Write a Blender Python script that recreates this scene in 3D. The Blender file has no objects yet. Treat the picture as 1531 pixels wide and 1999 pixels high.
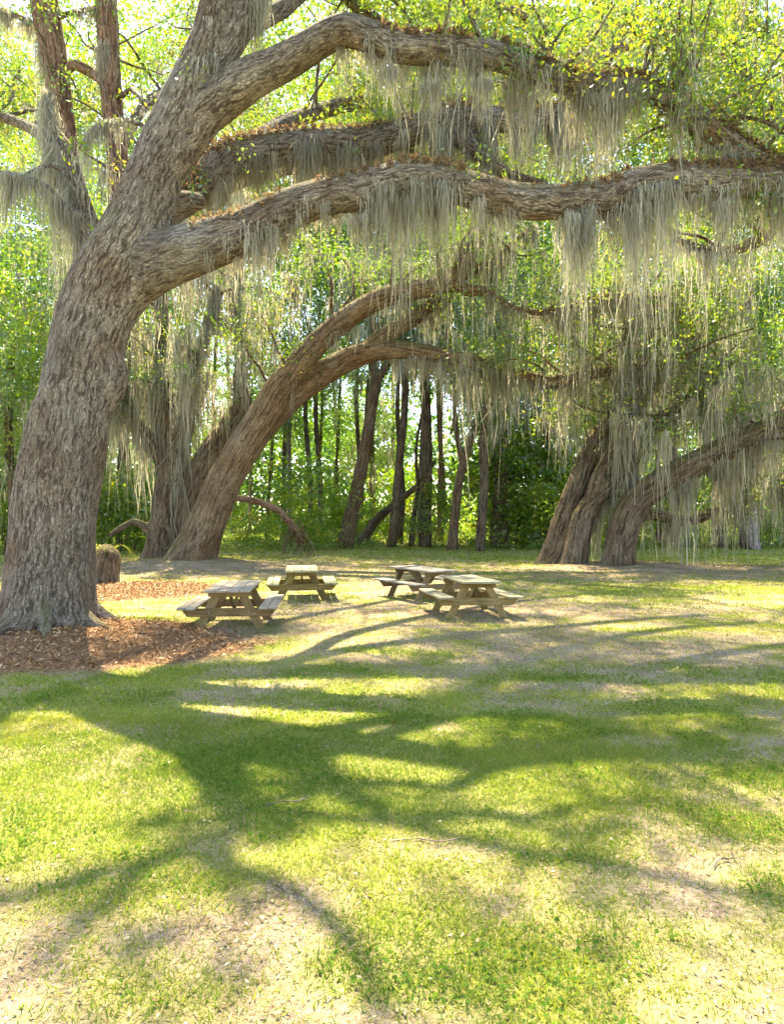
import bpy, bmesh, math
import numpy as np
from mathutils import Vector, Matrix

# ------------------------------------------------------------------ camera, sky, sun, exposure
sc = bpy.context.scene
COL = sc.collection
F_PX, CX, HZ, CAM_H = 1344.0, 765.5, 1010.0, 1.88      # focal length, centre column and horizon row of the 1531x1999 photograph
cam_d = bpy.data.cameras.new('camera')
cam = bpy.data.objects.new('camera', cam_d); COL.objects.link(cam)
cam_d.sensor_fit = 'VERTICAL'; cam_d.sensor_height = 36.0; cam_d.sensor_width = 36.0
cam_d.lens = 36.0 * F_PX / 1999.0
cam_d.shift_y = (HZ - 999.5) / 1999.0
cam_d.clip_start = 0.05; cam_d.clip_end = 2000
cam.location = (0, 0, CAM_H); cam.rotation_euler = (math.pi / 2, 0, 0)
sc.camera = cam

SUN_EL = math.radians(60.0)
SUN_AZ = math.radians(-14.0)            # from +Y, negative towards -X: the sun stands behind the oaks, a little to the left
SUN_S = Vector((math.sin(SUN_AZ) * math.cos(SUN_EL), math.cos(SUN_AZ) * math.cos(SUN_EL), math.sin(SUN_EL)))
world = bpy.data.worlds.new('World'); sc.world = world; world.use_nodes = True
wn = world.node_tree.nodes; wl = world.node_tree.links
bgn = wn['Background']; bgn.inputs['Strength'].default_value = 0.15
sky = wn.new('ShaderNodeTexSky'); sky.sky_type = 'NISHITA'; sky.sun_disc = False
sky.sun_elevation = SUN_EL; sky.sun_rotation = SUN_AZ
sky.air_density = 1.0; sky.dust_density = 0.8; sky.ozone_density = 1.0
wl.new(sky.outputs[0], bgn.inputs['Color'])
sun_d = bpy.data.lights.new('sun', 'SUN'); sun_d.energy = 5.0; sun_d.angle = math.radians(0.53); sun_d.color = (1.0, 0.91, 0.70)
sun = bpy.data.objects.new('sun', sun_d); COL.objects.link(sun)
sun.rotation_euler = SUN_S.to_track_quat('Z', 'Y').to_euler(); sun.location = (-10, 30, 40)
sc.view_settings.view_transform = 'Standard'; sc.view_settings.look = 'None'
sc.view_settings.exposure = 2.5; sc.view_settings.gamma = 1.0; sc.view_settings.use_curve_mapping = False
sc.view_settings.use_white_balance = True; sc.view_settings.white_balance_temperature = 7100; sc.view_settings.white_balance_tint = 10
sc.cycles.use_adaptive_sampling = True; sc.cycles.adaptive_threshold = 0.03
sc.cycles.max_bounces = 5; sc.cycles.diffuse_bounces = 4; sc.cycles.glossy_bounces = 2; sc.cycles.transmission_bounces = 4
sc.cycles.transparent_max_bounces = 4; sc.cycles.caustics_reflective = False; sc.cycles.caustics_refractive = False
sc.cycles.use_denoising = True

# ------------------------------------------------------------------ helpers
def P(px, py, d):
    return np.array([(px - CX) / F_PX * d, d, CAM_H + (HZ - py) / F_PX * d])

def G(px, py, h=0.0):
    d = (CAM_H - h) * F_PX / (py - HZ)
    return np.array([(px - CX) / F_PX * d, d])

def SH(px, py, z):
    """the point at height z whose sun shadow falls on the ground seen at (px, py)"""
    g = G(px, py); k = z / math.tan(SUN_EL)
    return np.array([g[0] + math.sin(SUN_AZ) * k, g[1] + math.cos(SUN_AZ) * k, z])

def _hash(ix, iy, seed):
    h = (ix * 374761393 + iy * 668265263 + seed * 1442695041) & 0xFFFFFFFF
    h = ((h ^ (h >> 13)) * 1274126177) & 0xFFFFFFFF
    return ((h ^ (h >> 16)) & 0xFFFF) / 65535.0

def vnoise(x, y, seed=0):
    x = np.asarray(x, dtype=np.float64); y = np.asarray(y, dtype=np.float64)
    ix = np.floor(x).astype(np.int64); iy = np.floor(y).astype(np.int64)
    fx = x - ix; fy = y - iy
    fx = fx * fx * (3 - 2 * fx); fy = fy * fy * (3 - 2 * fy)
    a = _hash(ix, iy, seed); b = _hash(ix + 1, iy, seed); c = _hash(ix, iy + 1, seed); d = _hash(ix + 1, iy + 1, seed)
    return (a * (1 - fx) + b * fx) * (1 - fy) + (c * (1 - fx) + d * fx) * fy

def fbm(x, y, seed=0, oct=4):
    s = 0; a = 0.5; t = 0
    for o in range(oct):
        s = s + a * vnoise(x * 2 ** o, y * 2 ** o, seed + o * 17); t += a; a *= 0.5
    return s / t

def sstep(a, b, x):
    t = np.clip((x - a) / (b - a), 0, 1); return t * t * (3 - 2 * t)

def mesh_np(name, V, F, mat=None, attrs=None, smooth=False):
    V = np.ascontiguousarray(V, dtype=np.float32); F = np.ascontiguousarray(F, dtype=np.int32)
    m = bpy.data.meshes.new(name)
    n, k = F.shape
    m.vertices.add(len(V)); m.vertices.foreach_set('co', V.ravel())
    m.loops.add(n * k); m.loops.foreach_set('vertex_index', F.ravel())
    m.polygons.add(n); m.polygons.foreach_set('loop_start', np.arange(0, n * k, k, dtype=np.int32))
    if smooth: m.polygons.foreach_set('use_smooth', np.ones(n, dtype=bool))
    for an, av in (attrs or {}).items():
        av = np.ascontiguousarray(av, dtype=np.float32)
        if av.ndim == 2:
            a = m.attributes.new(an, 'FLOAT_VECTOR', 'POINT'); a.data.foreach_set('vector', av.ravel())
        else:
            a = m.attributes.new(an, 'FLOAT', 'POINT'); a.data.foreach_set('value', av)
    m.update(calc_edges=True)
    if mat: m.materials.append(mat)
    return m

def obj(name, mesh, parent=None, loc=None, kind=None):
    o = bpy.data.objects.new(name, mesh); COL.objects.link(o)
    if parent is not None: o.parent = parent
    if loc is not None: o.location = loc
    if kind: o['kind'] = kind
    return o

def thing(name, label, cat, group=None, loc=(0, 0, 0)):
    o = bpy.data.objects.new(name, None); COL.objects.link(o); o.location = loc
    o.empty_display_size = 0.3
    o['label'] = label; o['category'] = cat
    if group: o['group'] = group
    return o

class Geo:
    """collects vertex / face / attribute arrays into one mesh"""
    def __init__(s): s.V = []; s.F = []; s.A = []; s.n = 0
    def add(s, V, F, A=None):
        s.V.append(V); s.F.append(np.asarray(F) + s.n); s.n += len(V)
        if A is not None: s.A.append(A)
    def mesh(s, name, mat, attr=None, smooth=False, loc=None):
        V = np.concatenate(s.V)
        if loc is not None: V = V - np.asarray(loc)
        at = {attr: np.concatenate(s.A)} if attr else None
        return mesh_np(name, V, np.concatenate(s.F), mat, at, smooth)

# ------------------------------------------------------------------ materials
def nt(name):
    m = bpy.data.materials.new(name); m.use_nodes = True
    t = m.node_tree; t.nodes.clear()
    out = t.nodes.new('ShaderNodeOutputMaterial')
    return m, t, out

def ramp(t, stops, fac=None, interp='LINEAR'):
    r = t.nodes.new('ShaderNodeValToRGB'); e = r.color_ramp.elements; r.color_ramp.interpolation = interp
    e[0].position, e[0].color = stops[0][0], (*stops[0][1], 1)
    e[1].position, e[1].color = stops[-1][0], (*stops[-1][1], 1)
    for p, c in stops[1:-1]:
        x = e.new(p); x.color = (*c, 1)
    if fac is not None: t.links.new(fac, r.inputs[0])
    return r

def leafmat(name, stops, trans=0.5, trans_gain=(1.25, 1.15, 0.45), gloss=0.05, rough=0.4):
    m, t, out = nt(name)
    a = t.nodes.new('ShaderNodeAttribute'); a.attribute_name = 'tint'
    r = ramp(t, stops, a.outputs['Fac'])
    d = t.nodes.new('ShaderNodeBsdfDiffuse'); t.links.new(r.outputs[0], d.inputs[0])
    mu = t.nodes.new('ShaderNodeMix'); mu.data_type = 'RGBA'; mu.blend_type = 'MULTIPLY'; mu.inputs['Factor'].default_value = 1
    t.links.new(r.outputs[0], mu.inputs['A']); mu.inputs['B'].default_value = (*trans_gain, 1)
    tr = t.nodes.new('ShaderNodeBsdfTranslucent'); t.links.new(mu.outputs['Result'], tr.inputs[0])
    mx = t.nodes.new('ShaderNodeMixShader'); mx.inputs[0].default_value = trans
    t.links.new(d.outputs[0], mx.inputs[1]); t.links.new(tr.outputs[0], mx.inputs[2])
    last = mx
    if gloss > 0:
        g = t.nodes.new('ShaderNodeBsdfGlossy'); g.inputs['Roughness'].default_value = rough; g.inputs[0].default_value = (1, 1, 1, 1)
        m2 = t.nodes.new('ShaderNodeMixShader'); m2.inputs[0].default_value = gloss
        t.links.new(mx.outputs[0], m2.inputs[1]); t.links.new(g.outputs[0], m2.inputs[2]); last = m2
    t.links.new(last.outputs[0], out.inputs[0])
    return m

def barkmat(name, dark, mid, light, scale=11.0, moss=0.5, bump=0.035, stretch=0.42):
    m, t, out = nt(name); N = t.nodes.new; Lk = t.links.new
    a = N('ShaderNodeAttribute'); a.attribute_name = 'bark'
    nz = N('ShaderNodeTexNoise'); nz.inputs['Scale'].default_value = 5.0; nz.inputs['Detail'].default_value = 3
    Lk(a.outputs['Vector'], nz.inputs['Vector'])
    sub = N('ShaderNodeVectorMath'); sub.operation = 'MULTIPLY_ADD'
    Lk(nz.outputs['Color'], sub.inputs[0]); sub.inputs[1].default_value = (0.13, 0.13, 0.3)
    Lk(a.outputs['Vector'], sub.inputs[2])
    mp = N('ShaderNodeMapping'); mp.inputs['Scale'].default_value = (1, 1, stretch); Lk(sub.outputs[0], mp.inputs['Vector'])
    vo = N('ShaderNodeTexVoronoi'); vo.feature = 'DISTANCE_TO_EDGE'; vo.inputs['Scale'].default_value = scale; Lk(mp.outputs[0], vo.inputs['Vector'])
    vc = N('ShaderNodeTexVoronoi'); vc.feature = 'F1'; vc.inputs['Scale'].default_value = scale; Lk(mp.outputs[0], vc.inputs['Vector'])
    fn = N('ShaderNodeTexNoise'); fn.inputs['Scale'].default_value = 40; fn.inputs['Detail'].default_value = 4; Lk(a.outputs['Vector'], fn.inputs['Vector'])
    crack = N('ShaderNodeMapRange'); crack.inputs['From Max'].default_value = 0.2; Lk(vo.outputs['Distance'], crack.inputs['Value'])
    rm = N('ShaderNodeMapping'); rm.inputs['Scale'].default_value = (1, 1, stretch * 0.42); Lk(sub.outputs[0], rm.inputs['Vector'])
    rn = N('ShaderNodeTexNoise'); rn.inputs['Scale'].default_value = scale * 0.95; rn.inputs['Detail'].default_value = 3; rn.inputs['Roughness'].default_value = 0.6; Lk(rm.outputs[0], rn.inputs['Vector'])
    rf = N('ShaderNodeMapRange'); rf.inputs['From Min'].default_value = 0.38; rf.inputs['From Max'].default_value = 0.53; Lk(rn.outputs['Fac'], rf.inputs['Value'])
    cf = N('ShaderNodeMapRange'); cf.inputs['To Min'].default_value = 0.48; Lk(crack.outputs[0], cf.inputs['Value'])
    mulf = N('ShaderNodeMath'); mulf.operation = 'MULTIPLY'; Lk(cf.outputs[0], mulf.inputs[0])
    rf2 = N('ShaderNodeMapRange'); rf2.inputs['To Min'].default_value = 0.06; Lk(rf.outputs[0], rf2.inputs['Value']); Lk(rf2.outputs[0], mulf.inputs[1])
    fg = N('ShaderNodeMath'); fg.operation = 'MULTIPLY_ADD'; Lk(fn.outputs['Fac'], fg.inputs[0]); fg.inputs[1].default_value = 0.7; fg.inputs[2].default_value = 0.65
    mul2 = N('ShaderNodeMath'); mul2.operation = 'MULTIPLY'; mul2.use_clamp = True; Lk(mulf.outputs[0], mul2.inputs[0]); Lk(fg.outputs[0], mul2.inputs[1])
    # height
    h1 = N('ShaderNodeMath'); h1.operation = 'MULTIPLY_ADD'; Lk(fn.outputs['Fac'], h1.inputs[0]); h1.inputs[1].default_value = 0.35; Lk(mulf.outputs[0], h1.inputs[2])
    # colour
    big = N('ShaderNodeTexNoise'); big.inputs['Scale'].default_value = 0.9; big.inputs['Detail'].default_value = 5; Lk(a.outputs['Vector'], big.inputs['Vector'])
    pc = N('ShaderNodeSeparateColor'); Lk(vc.outputs['Color'], pc.inputs[0])
    s1 = N('ShaderNodeMath'); s1.operation = 'MULTIPLY_ADD'; Lk(pc.outputs[0], s1.inputs[0]); s1.inputs[1].default_value = 0.1
    s2 = N('ShaderNodeMath'); s2.operation = 'MULTIPLY_ADD'; Lk(big.outputs['Fac'], s2.inputs[0]); s2.inputs[1].default_value = 1.5; s2.inputs[2].default_value = -0.36
    Lk(s2.outputs[0], s1.inputs[2])
    plate = ramp(t, [(0.15, mid), (0.75, light)], s1.outputs[0])
    mc = N('ShaderNodeMix'); mc.data_type = 'RGBA'; Lk(mul2.outputs[0], mc.inputs['Factor'])
    mc.inputs['A'].default_value = (*dark, 1); Lk(plate.outputs[0], mc.inputs['B'])
    # moss / lichen growing on upward sides
    ge = N('ShaderNodeNewGeometry'); sx = N('ShaderNodeSeparateXYZ'); Lk(ge.outputs['Normal'], sx.inputs[0])
    mn = N('ShaderNodeTexNoise'); mn.inputs['Scale'].default_value = 1.6; mn.inputs['Detail'].default_value = 6; mn.inputs['Roughness'].default_value = 0.65; Lk(a.outputs['Vector'], mn.inputs['Vector'])
    ma = N('ShaderNodeMath'); ma.operation = 'MULTIPLY_ADD'; Lk(sx.outputs['Z'], ma.inputs[0]); ma.inputs[1].default_value = 0.45; Lk(mn.outputs['Fac'], ma.inputs[2])
    mr = N('ShaderNodeMapRange'); mr.inputs['From Min'].default_value = 0.62; mr.inputs['From Max'].default_value = 0.95; mr.inputs['To Max'].default_value = moss; Lk(ma.outputs[0], mr.inputs['Value'])
    mm = N('ShaderNodeMix'); mm.data_type = 'RGBA'; Lk(mr.outputs[0], mm.inputs['Factor']); Lk(mc.outputs['Result'], mm.inputs['A']); mm.inputs['B'].default_value = (0.13, 0.125, 0.035, 1)
    sn = N('ShaderNodeTexNoise'); sn.inputs['Scale'].default_value = 0.75; sn.inputs['Detail'].default_value = 6; sn.inputs['Roughness'].default_value = 0.7; Lk(ge.outputs['Position'], sn.inputs['Vector'])
    sr_ = N('ShaderNodeMapRange'); sr_.inputs['From Min'].default_value = 0.5; sr_.inputs['From Max'].default_value = 0.68; sr_.inputs['To Max'].default_value = 0.6; Lk(sn.outputs['Fac'], sr_.inputs['Value'])
    ss = N('ShaderNodeMix'); ss.data_type = 'RGBA'; ss.blend_type = 'MULTIPLY'; Lk(sr_.outputs[0], ss.inputs['Factor']); Lk(mm.outputs['Result'], ss.inputs['A']); ss.inputs['B'].default_value = (0.78, 0.5, 0.32, 1)
    ln2 = N('ShaderNodeMapRange'); ln2.inputs['From Min'].default_value = 0.44; ln2.inputs['From Max'].default_value = 0.3; ln2.inputs['To Max'].default_value = 0.18; Lk(sn.outputs['Fac'], ln2.inputs['Value'])
    sl2 = N('ShaderNodeMix'); sl2.data_type = 'RGBA'; Lk(ln2.outputs[0], sl2.inputs['Factor']); Lk(ss.outputs['Result'], sl2.inputs['A']); sl2.inputs['B'].default_value = (0.40, 0.38, 0.33, 1)
    b = N('ShaderNodeBsdfPrincipled'); b.inputs['Roughness'].default_value = 0.95; b.inputs['Specular IOR Level'].default_value = 0.15
    Lk(sl2.outputs['Result'], b.inputs['Base Color'])
    bp = N('ShaderNodeBump'); bp.inputs['Strength'].default_value = 1.0; bp.inputs['Distance'].default_value = bump
    Lk(h1.outputs[0], bp.inputs['Height']); Lk(bp.outputs[0], b.inputs['Normal'])
    Lk(b.outputs[0], out.inputs[0])
    return m

M = {}
M['bark_oak'] = barkmat('bark_oak', (0.045, 0.032, 0.022), (0.19, 0.147, 0.106), (0.34, 0.285, 0.222), 28.0, 0.6, 0.03, 0.36)
M['bark_lean'] = barkmat('bark_lean', (0.06, 0.038, 0.024), (0.18, 0.115, 0.068), (0.31, 0.225, 0.14), 15.0, 0.85, 0.035, 0.22)
M['bark_dark'] = barkmat('bark_dark', (0.04, 0.028, 0.019), (0.14, 0.10, 0.066), (0.27, 0.205, 0.14), 13.0, 0.6, 0.04, 0.25)
M['bark_pine'] = barkmat('bark_pine', (0.10, 0.07, 0.055), (0.24, 0.18, 0.15), (0.40, 0.34, 0.31), 9.0, 0.1, 0.05, 0.3)
M['bark_red'] = barkmat('bark_red', (0.07, 0.035, 0.022), (0.22, 0.125, 0.08), (0.36, 0.24, 0.165), 22.0, 0.25, 0.02, 0.25)
GREEN = [(0.0, (0.022, 0.06, 0.014)), (0.35, (0.048, 0.11, 0.018)), (0.7, (0.09, 0.16, 0.022)), (1.0, (0.17, 0.19, 0.03))]
GREEN_Y = [(0.0, (0.03, 0.085, 0.016)), (0.35, (0.07, 0.145, 0.02)), (0.75, (0.14, 0.19, 0.026)), (1.0, (0.26, 0.22, 0.035))]
M['leaf_oak'] = leafmat('leaf_oak', GREEN_Y, 0.55, (2.1, 1.9, 0.6), 0.06)
M['leaf_mid'] = leafmat('leaf_mid', GREEN_Y, 0.55, (2.0, 1.9, 0.6), 0.05)
M['leaf_far'] = leafmat('leaf_far', GREEN, 0.55, (2.7, 2.6, 0.7), 0.06)
M['leaf_shrub'] = leafmat('leaf_shrub', GREEN_Y, 0.55, (2.9, 2.7, 0.6), 0.05)
M['moss'] = leafmat('moss', [(0, (0.19, 0.178, 0.142)), (0.5, (0.34, 0.325, 0.27)), (1, (0.5, 0.485, 0.42))], 0.5, (1.45, 1.38, 1.12), 0.0)
M['fern'] = leafmat('fern', [(0, (0.10, 0.065, 0.04)), (0.6, (0.22, 0.15, 0.09)), (0.9, (0.32, 0.24, 0.15)), (1, (0.14, 0.16, 0.04))], 0.35, (1.1, 1.0, 0.8), 0.0)
M['grass'] = leafmat('grass', [(0.0, (0.075, 0.13, 0.022)), (0.3, (0.15, 0.205, 0.036)), (0.5, (0.225, 0.255, 0.05)), (0.64, (0.3, 0.29, 0.08)), (0.76, (0.42, 0.36, 0.16)), (0.9, (0.5, 0.41, 0.24)), (1.0, (0.19, 0.12, 0.07))], 0.5, (1.6, 1.6, 0.5), 0.008)
M['litter'] = leafmat('litter', [(0, (0.16, 0.085, 0.045)), (0.35, (0.3, 0.2, 0.11)), (0.7, (0.36, 0.27, 0.165)), (0.93, (0.46, 0.37, 0.25)), (1.0, (0.40, 0.16, 0.05))], 0.2, (1.1, 1.0, 0.8), 0.02)
M['chips'] = leafmat('chips', [(0, (0.10, 0.045, 0.018)), (0.45, (0.27, 0.135, 0.052)), (0.8, (0.42, 0.25, 0.115)), (1.0, (0.56, 0.41, 0.22))], 0.0, (1, 1, 1), 0.02)
M['cover'] = leafmat('cover', [(0.0, (0.04, 0.10, 0.018)), (0.5, (0.09, 0.17, 0.025)), (1.0, (0.2, 0.23, 0.04))], 0.5, (2.0, 1.9, 0.6), 0.05)

def groundmat():
    m, t, out = nt('ground_soil'); N = t.nodes.new; Lk = t.links.new
    ge = N('ShaderNodeNewGeometry')
    g = N('ShaderNodeAttribute'); g.attribute_name = 'grassy'
    mu = N('ShaderNodeAttribute'); mu.attribute_name = 'mulch'
    n1 = N('ShaderNodeTexNoise'); n1.inputs['Scale'].default_value = 38; n1.inputs['Detail'].default_value = 6; n1.inputs['Roughness'].default_value = 0.7; Lk(ge.outputs['Position'], n1.inputs['Vector'])
    n2 = N('ShaderNodeTexNoise'); n2.inputs['Scale'].default_value = 1.3; n2.inputs['Detail'].default_value = 5; Lk(ge.outputs['Position'], n2.inputs['Vector'])
    n3 = N('ShaderNodeTexNoise'); n3.inputs['Scale'].default_value = 9; n3.inputs['Detail'].default_value = 5; n3.inputs['Roughness'].default_value = 0.65; Lk(ge.outputs['Position'], n3.inputs['Vector'])
    av = N('ShaderNodeMath'); av.operation = 'MULTIPLY_ADD'; Lk(n1.outputs['Fac'], av.inputs[0]); av.inputs[1].default_value = 0.7
    m3 = N('ShaderNodeMath'); m3.operation = 'MULTIPLY'; Lk(n2.outputs['Fac'], m3.inputs[0]); m3.inputs[1].default_value = 0.4; Lk(m3.outputs[0], av.inputs[2])
    soil = ramp(t, [(0.32, (0.07, 0.047, 0.03)), (0.46, (0.16, 0.112, 0.074)), (0.6, (0.31, 0.235, 0.165)), (0.8, (0.46, 0.37, 0.275))], av.outputs[0])
    green = ramp(t, [(0.3, (0.09, 0.13, 0.018)), (0.5, (0.18, 0.21, 0.03)), (0.66, (0.29, 0.27, 0.08)), (0.8, (0.38, 0.32, 0.15))], av.outputs[0])
    chip = ramp(t, [(0.3, (0.08, 0.04, 0.02)), (0.5, (0.2, 0.11, 0.055)), (0.7, (0.34, 0.21, 0.12))], n1.outputs['Fac'])
    gf = N('ShaderNodeMath'); gf.operation = 'MULTIPLY_ADD'; Lk(n3.outputs['Fac'], gf.inputs[0]); gf.inputs[1].default_value = 1.2; gf.inputs[2].default_value = -0.6
    ga = N('ShaderNodeMath'); ga.operation = 'ADD'; ga.use_clamp = True; Lk(gf.outputs[0], ga.inputs[0]); Lk(g.outputs['Fac'], ga.inputs[1])
    a = N('ShaderNodeMix'); a.data_type = 'RGBA'; Lk(ga.outputs[0], a.inputs['Factor']); Lk(soil.outputs[0], a.inputs['A']); Lk(green.outputs[0], a.inputs['B'])
    b = N('ShaderNodeMix'); b.data_type = 'RGBA'; Lk(mu.outputs['Fac'], b.inputs['Factor']); Lk(a.outputs['Result'], b.inputs['A']); Lk(chip.outputs[0], b.inputs['B'])
    p = N('ShaderNodeBsdfPrincipled'); p.inputs['Roughness'].default_value = 1.0; p.inputs['Specular IOR Level'].default_value = 0.05
    Lk(b.outputs['Result'], p.inputs['Base Color'])
    bp = N('ShaderNodeBump'); bp.inputs['Strength'].default_value = 0.9; bp.inputs['Distance'].default_value = 0.03
    Lk(n1.outputs['Fac'], bp.inputs['Height']); Lk(bp.outputs[0], p.inputs['Normal']); Lk(p.outputs[0], out.inputs[0])
    return m
M['ground'] = groundmat()

def woodmat(name, c0, c1, c2):
    m, t, out = nt(name); N = t.nodes.new; Lk = t.links.new
    tc = N('ShaderNodeTexCoord'); oi = N('ShaderNodeObjectInfo')
    of = N('ShaderNodeVectorMath'); of.operation = 'MULTIPLY_ADD'; of.inputs[0].default_value = (7, 5, 3)
    cb = N('ShaderNodeCombineXYZ')
    for i in range(3): Lk(oi.outputs['Random'], cb.inputs[i])
    Lk(cb.outputs[0], of.inputs[1]); Lk(tc.outputs['Object'], of.inputs[2])
    mp = N('ShaderNodeMapping'); mp.inputs['Scale'].default_value = (1.2, 22, 22); Lk(of.outputs[0], mp.inputs['Vector'])
    n = N('ShaderNodeTexNoise'); n.inputs['Scale'].default_value = 2.5; n.inputs['Detail'].default_value = 6; n.inputs['Roughness'].default_value = 0.65; n.inputs['Distortion'].default_value = 0.6; Lk(mp.outputs[0], n.inputs['Vector'])
    n2 = N('ShaderNodeTexNoise'); n2.inputs['Scale'].default_value = 3; n2.inputs['Detail'].default_value = 5; Lk(of.outputs[0], n2.inputs['Vector'])
    s = N('ShaderNodeMath'); s.operation = 'MULTIPLY_ADD'; Lk(n2.outputs['Fac'], s.inputs[0]); s.inputs[1].default_value = 0.5
    s2 = N('ShaderNodeMath'); s2.operation = 'MULTIPLY_ADD'; Lk(oi.outputs['Random'], s2.inputs[0]); s2.inputs[1].default_value = 0.22; s2.inputs[2].default_value = -0.33; Lk(s2.outputs[0], s.inputs[2])
    s3 = N('ShaderNodeMath'); s3.operation = 'ADD'; Lk(n.outputs['Fac'], s3.inputs[0]); Lk(s.outputs[0], s3.inputs[1])
    r = ramp(t, [(0.25, c0), (0.5, c1), (0.78, c2)], s3.outputs[0])
    p = N('ShaderNodeBsdfPrincipled'); p.inputs['Roughness'].default_value = 0.85; p.inputs['Specular IOR Level'].default_value = 0.2; Lk(r.outputs[0], p.inputs['Base Color'])
    bp = N('ShaderNodeBump'); bp.inputs['Strength'].default_value = 0.6; bp.inputs['Distance'].default_value = 0.006; Lk(n.outputs['Fac'], bp.inputs['Height']); Lk(bp.outputs[0], p.inputs['Normal'])
    Lk(p.outputs[0], out.inputs[0]); return m
M['wood'] = woodmat('wood', (0.075, 0.05, 0.02), (0.19, 0.12, 0.05), (0.29, 0.2, 0.095))
M['wood_top'] = woodmat('wood_top', (0.12, 0.095, 0.066), (0.25, 0.21, 0.155), (0.35, 0.30, 0.235))
def plain(name, c, rough=0.7):
    m, t, out = nt(name); p = t.nodes.new('ShaderNodeBsdfPrincipled'); p.inputs['Roughness'].default_value = rough
    n = t.nodes.new('ShaderNodeTexNoise'); n.inputs['Scale'].default_value = 6; n.inputs['Detail'].default_value = 4
    r = ramp(t, [(0.3, tuple(x * 0.75 for x in c)), (0.7, tuple(min(1, x * 1.15) for x in c))], n.outputs['Fac'])
    t.links.new(r.outputs[0], p.inputs['Base Color']); t.links.new(p.outputs[0], out.inputs[0]); return m
M['steel'] = plain('steel', (0.25, 0.24, 0.22), 0.5)
M['stone'] = plain('stone', (0.55, 0.5, 0.42), 0.9)
M['hollow'] = plain('hollow', (0.09, 0.06, 0.04), 1.0)

# ------------------------------------------------------------------ terrain
TRUNK = P(88, 1215, 11.0)[:2]
MOUNDS = [(TRUNK[0] + 0.3, TRUNK[1] - 0.2, 3.1, 2.3, 0.22), (-6.2, 17.5, 2.6, 2.6, 0.16), (-8.0, 27.3, 4.2, 3.2, 0.28), (9.2, 26.8, 4.0, 3.0, 0.16)]
MULCH = [(TRUNK[0] + 0.5, TRUNK[1] - 0.95, 3.4, 2.0), (-6.0, 17.3, 1.9, 2.1)]
def gz(x, y):
    x = np.asarray(x, dtype=np.float64); y = np.asarray(y, dtype=np.float64)
    z = 0.05 * (fbm(x * 0.25 + 11, y * 0.25 + 5, 3, 3) - 0.5) + 0.025 * (vnoise(x * 1.7, y * 1.7, 9) - 0.5)
    z = z * sstep(1.0, 4.0, y) + 0
    for (a, b, rx, ry, h) in MOUNDS:
        q = np.sqrt(((x - a) / rx) ** 2 + ((y - b) / ry) ** 2)
        z = z + h * (1 - sstep(0.15, 1.0, q))
    return z
def mulch(x, y):
    m = np.zeros_like(np.asarray(x, dtype=np.float64))
    for (a, b, rx, ry) in MULCH:
        q = np.sqrt(((x - a) / rx) ** 2 + ((y - b) / ry) ** 2) + 0.35 * (fbm(x * 1.1, y * 1.1, 31, 3) - 0.5)
        m = np.maximum(m, 1 - sstep(0.78, 1.05, q))
    return m
BARE = [(*G(700, 1232), 2.6, 1.3, 0.6), (*G(560, 1290), 2.0, 0.4, 0.35), (*G(1250, 1285), 3.4, 0.6, 0.32), (*G(1400, 1260), 3.0, 0.6, 0.25), (*G(930, 1190), 2.6, 1.4, 0.5), (*G(800, 1150), 1.8, 1.8, 0.6), (*G(560, 1190), 1.8, 1.2, .4), (*G(1200, 1200), 3, 1.2, .35), (4.5, 21, 6, 2.2, .4), (*G(1050, 1260), 2.2, 0.7, 0.4), (-2.9, 12.0, 1.5, 1.6, 0.25), (1.5, 13.2, 1.5, 1.5, 0.3),
        (9.0, 25.5, 5.0, 2.6, 0.85), (-8.2, 26.0, 5.0, 3.8, 0.95), (-4.0, 24.5, 3.2, 2.0, 0.6), (14.0, 24.0, 5, 1.6, 0.7), (*G(420, 1820), 0.5, 0.25, 0.3), (*G(560, 1770), 0.35, 0.2, 0.3), (*G(1250, 1700), 0.5, 0.4, 0.25), (*G(1420, 1990), 0.5, 0.25, 0.4), (*G(60, 1970), 0.35, 0.2, 0.4), (*G(760, 1995), 0.6, 0.12, 0.5), (*G(900, 1660), 0.5, 0.12, 0.35), (*G(1330, 1740), 0.2, 0.25, 0.5)]
LUSH = [(*G(760, 1420), 3.6, 1.5, 0.2), (*G(250, 1520), 2.2, 0.8, 0.18), (*G(300, 1700), 0.7, 0.4, 0.3), (*G(1300, 1150), 6.0, 2.5, 0.35), (*G(1100, 1940), 0.5, 0.3, 0.35), (*G(1000, 1100), 3, 6, 0.3), (*G(1350, 1090), 8, 4, 0.4)]
def grassy(x, y):
    g = 0.54 + 0.8 * (fbm(x * 0.55 + 3, y * 0.55 + 9, 51, 4) - 0.5) + 1.6 * (fbm(x * 1.9, y * 2.6, 77, 5) - 0.5)
    g = g + 0.05 * (1 - sstep(4.0, 6.5, y))
    for (a, b, rx, ry, h) in BARE:
        q = ((x - a) / rx) ** 2 + ((y - b) / ry) ** 2; g = g - h * np.exp(-q)
    for (a, b, rx, ry, h) in LUSH:
        q = ((x - a) / rx) ** 2 + ((y - b) / ry) ** 2; g = g + h * np.exp(-q)
    g = g - 0.12 * sstep(11.5, 14, y) * (1 - sstep(27, 33, y)) * (0.5 + 1.3 * (fbm(x * .35, y * .9, 15, 3)))
    g = np.where(y > 36, np.maximum(g, 0.75 * sstep(36, 40, y)), g)
    return np.clip(g, 0, 1)

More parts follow.
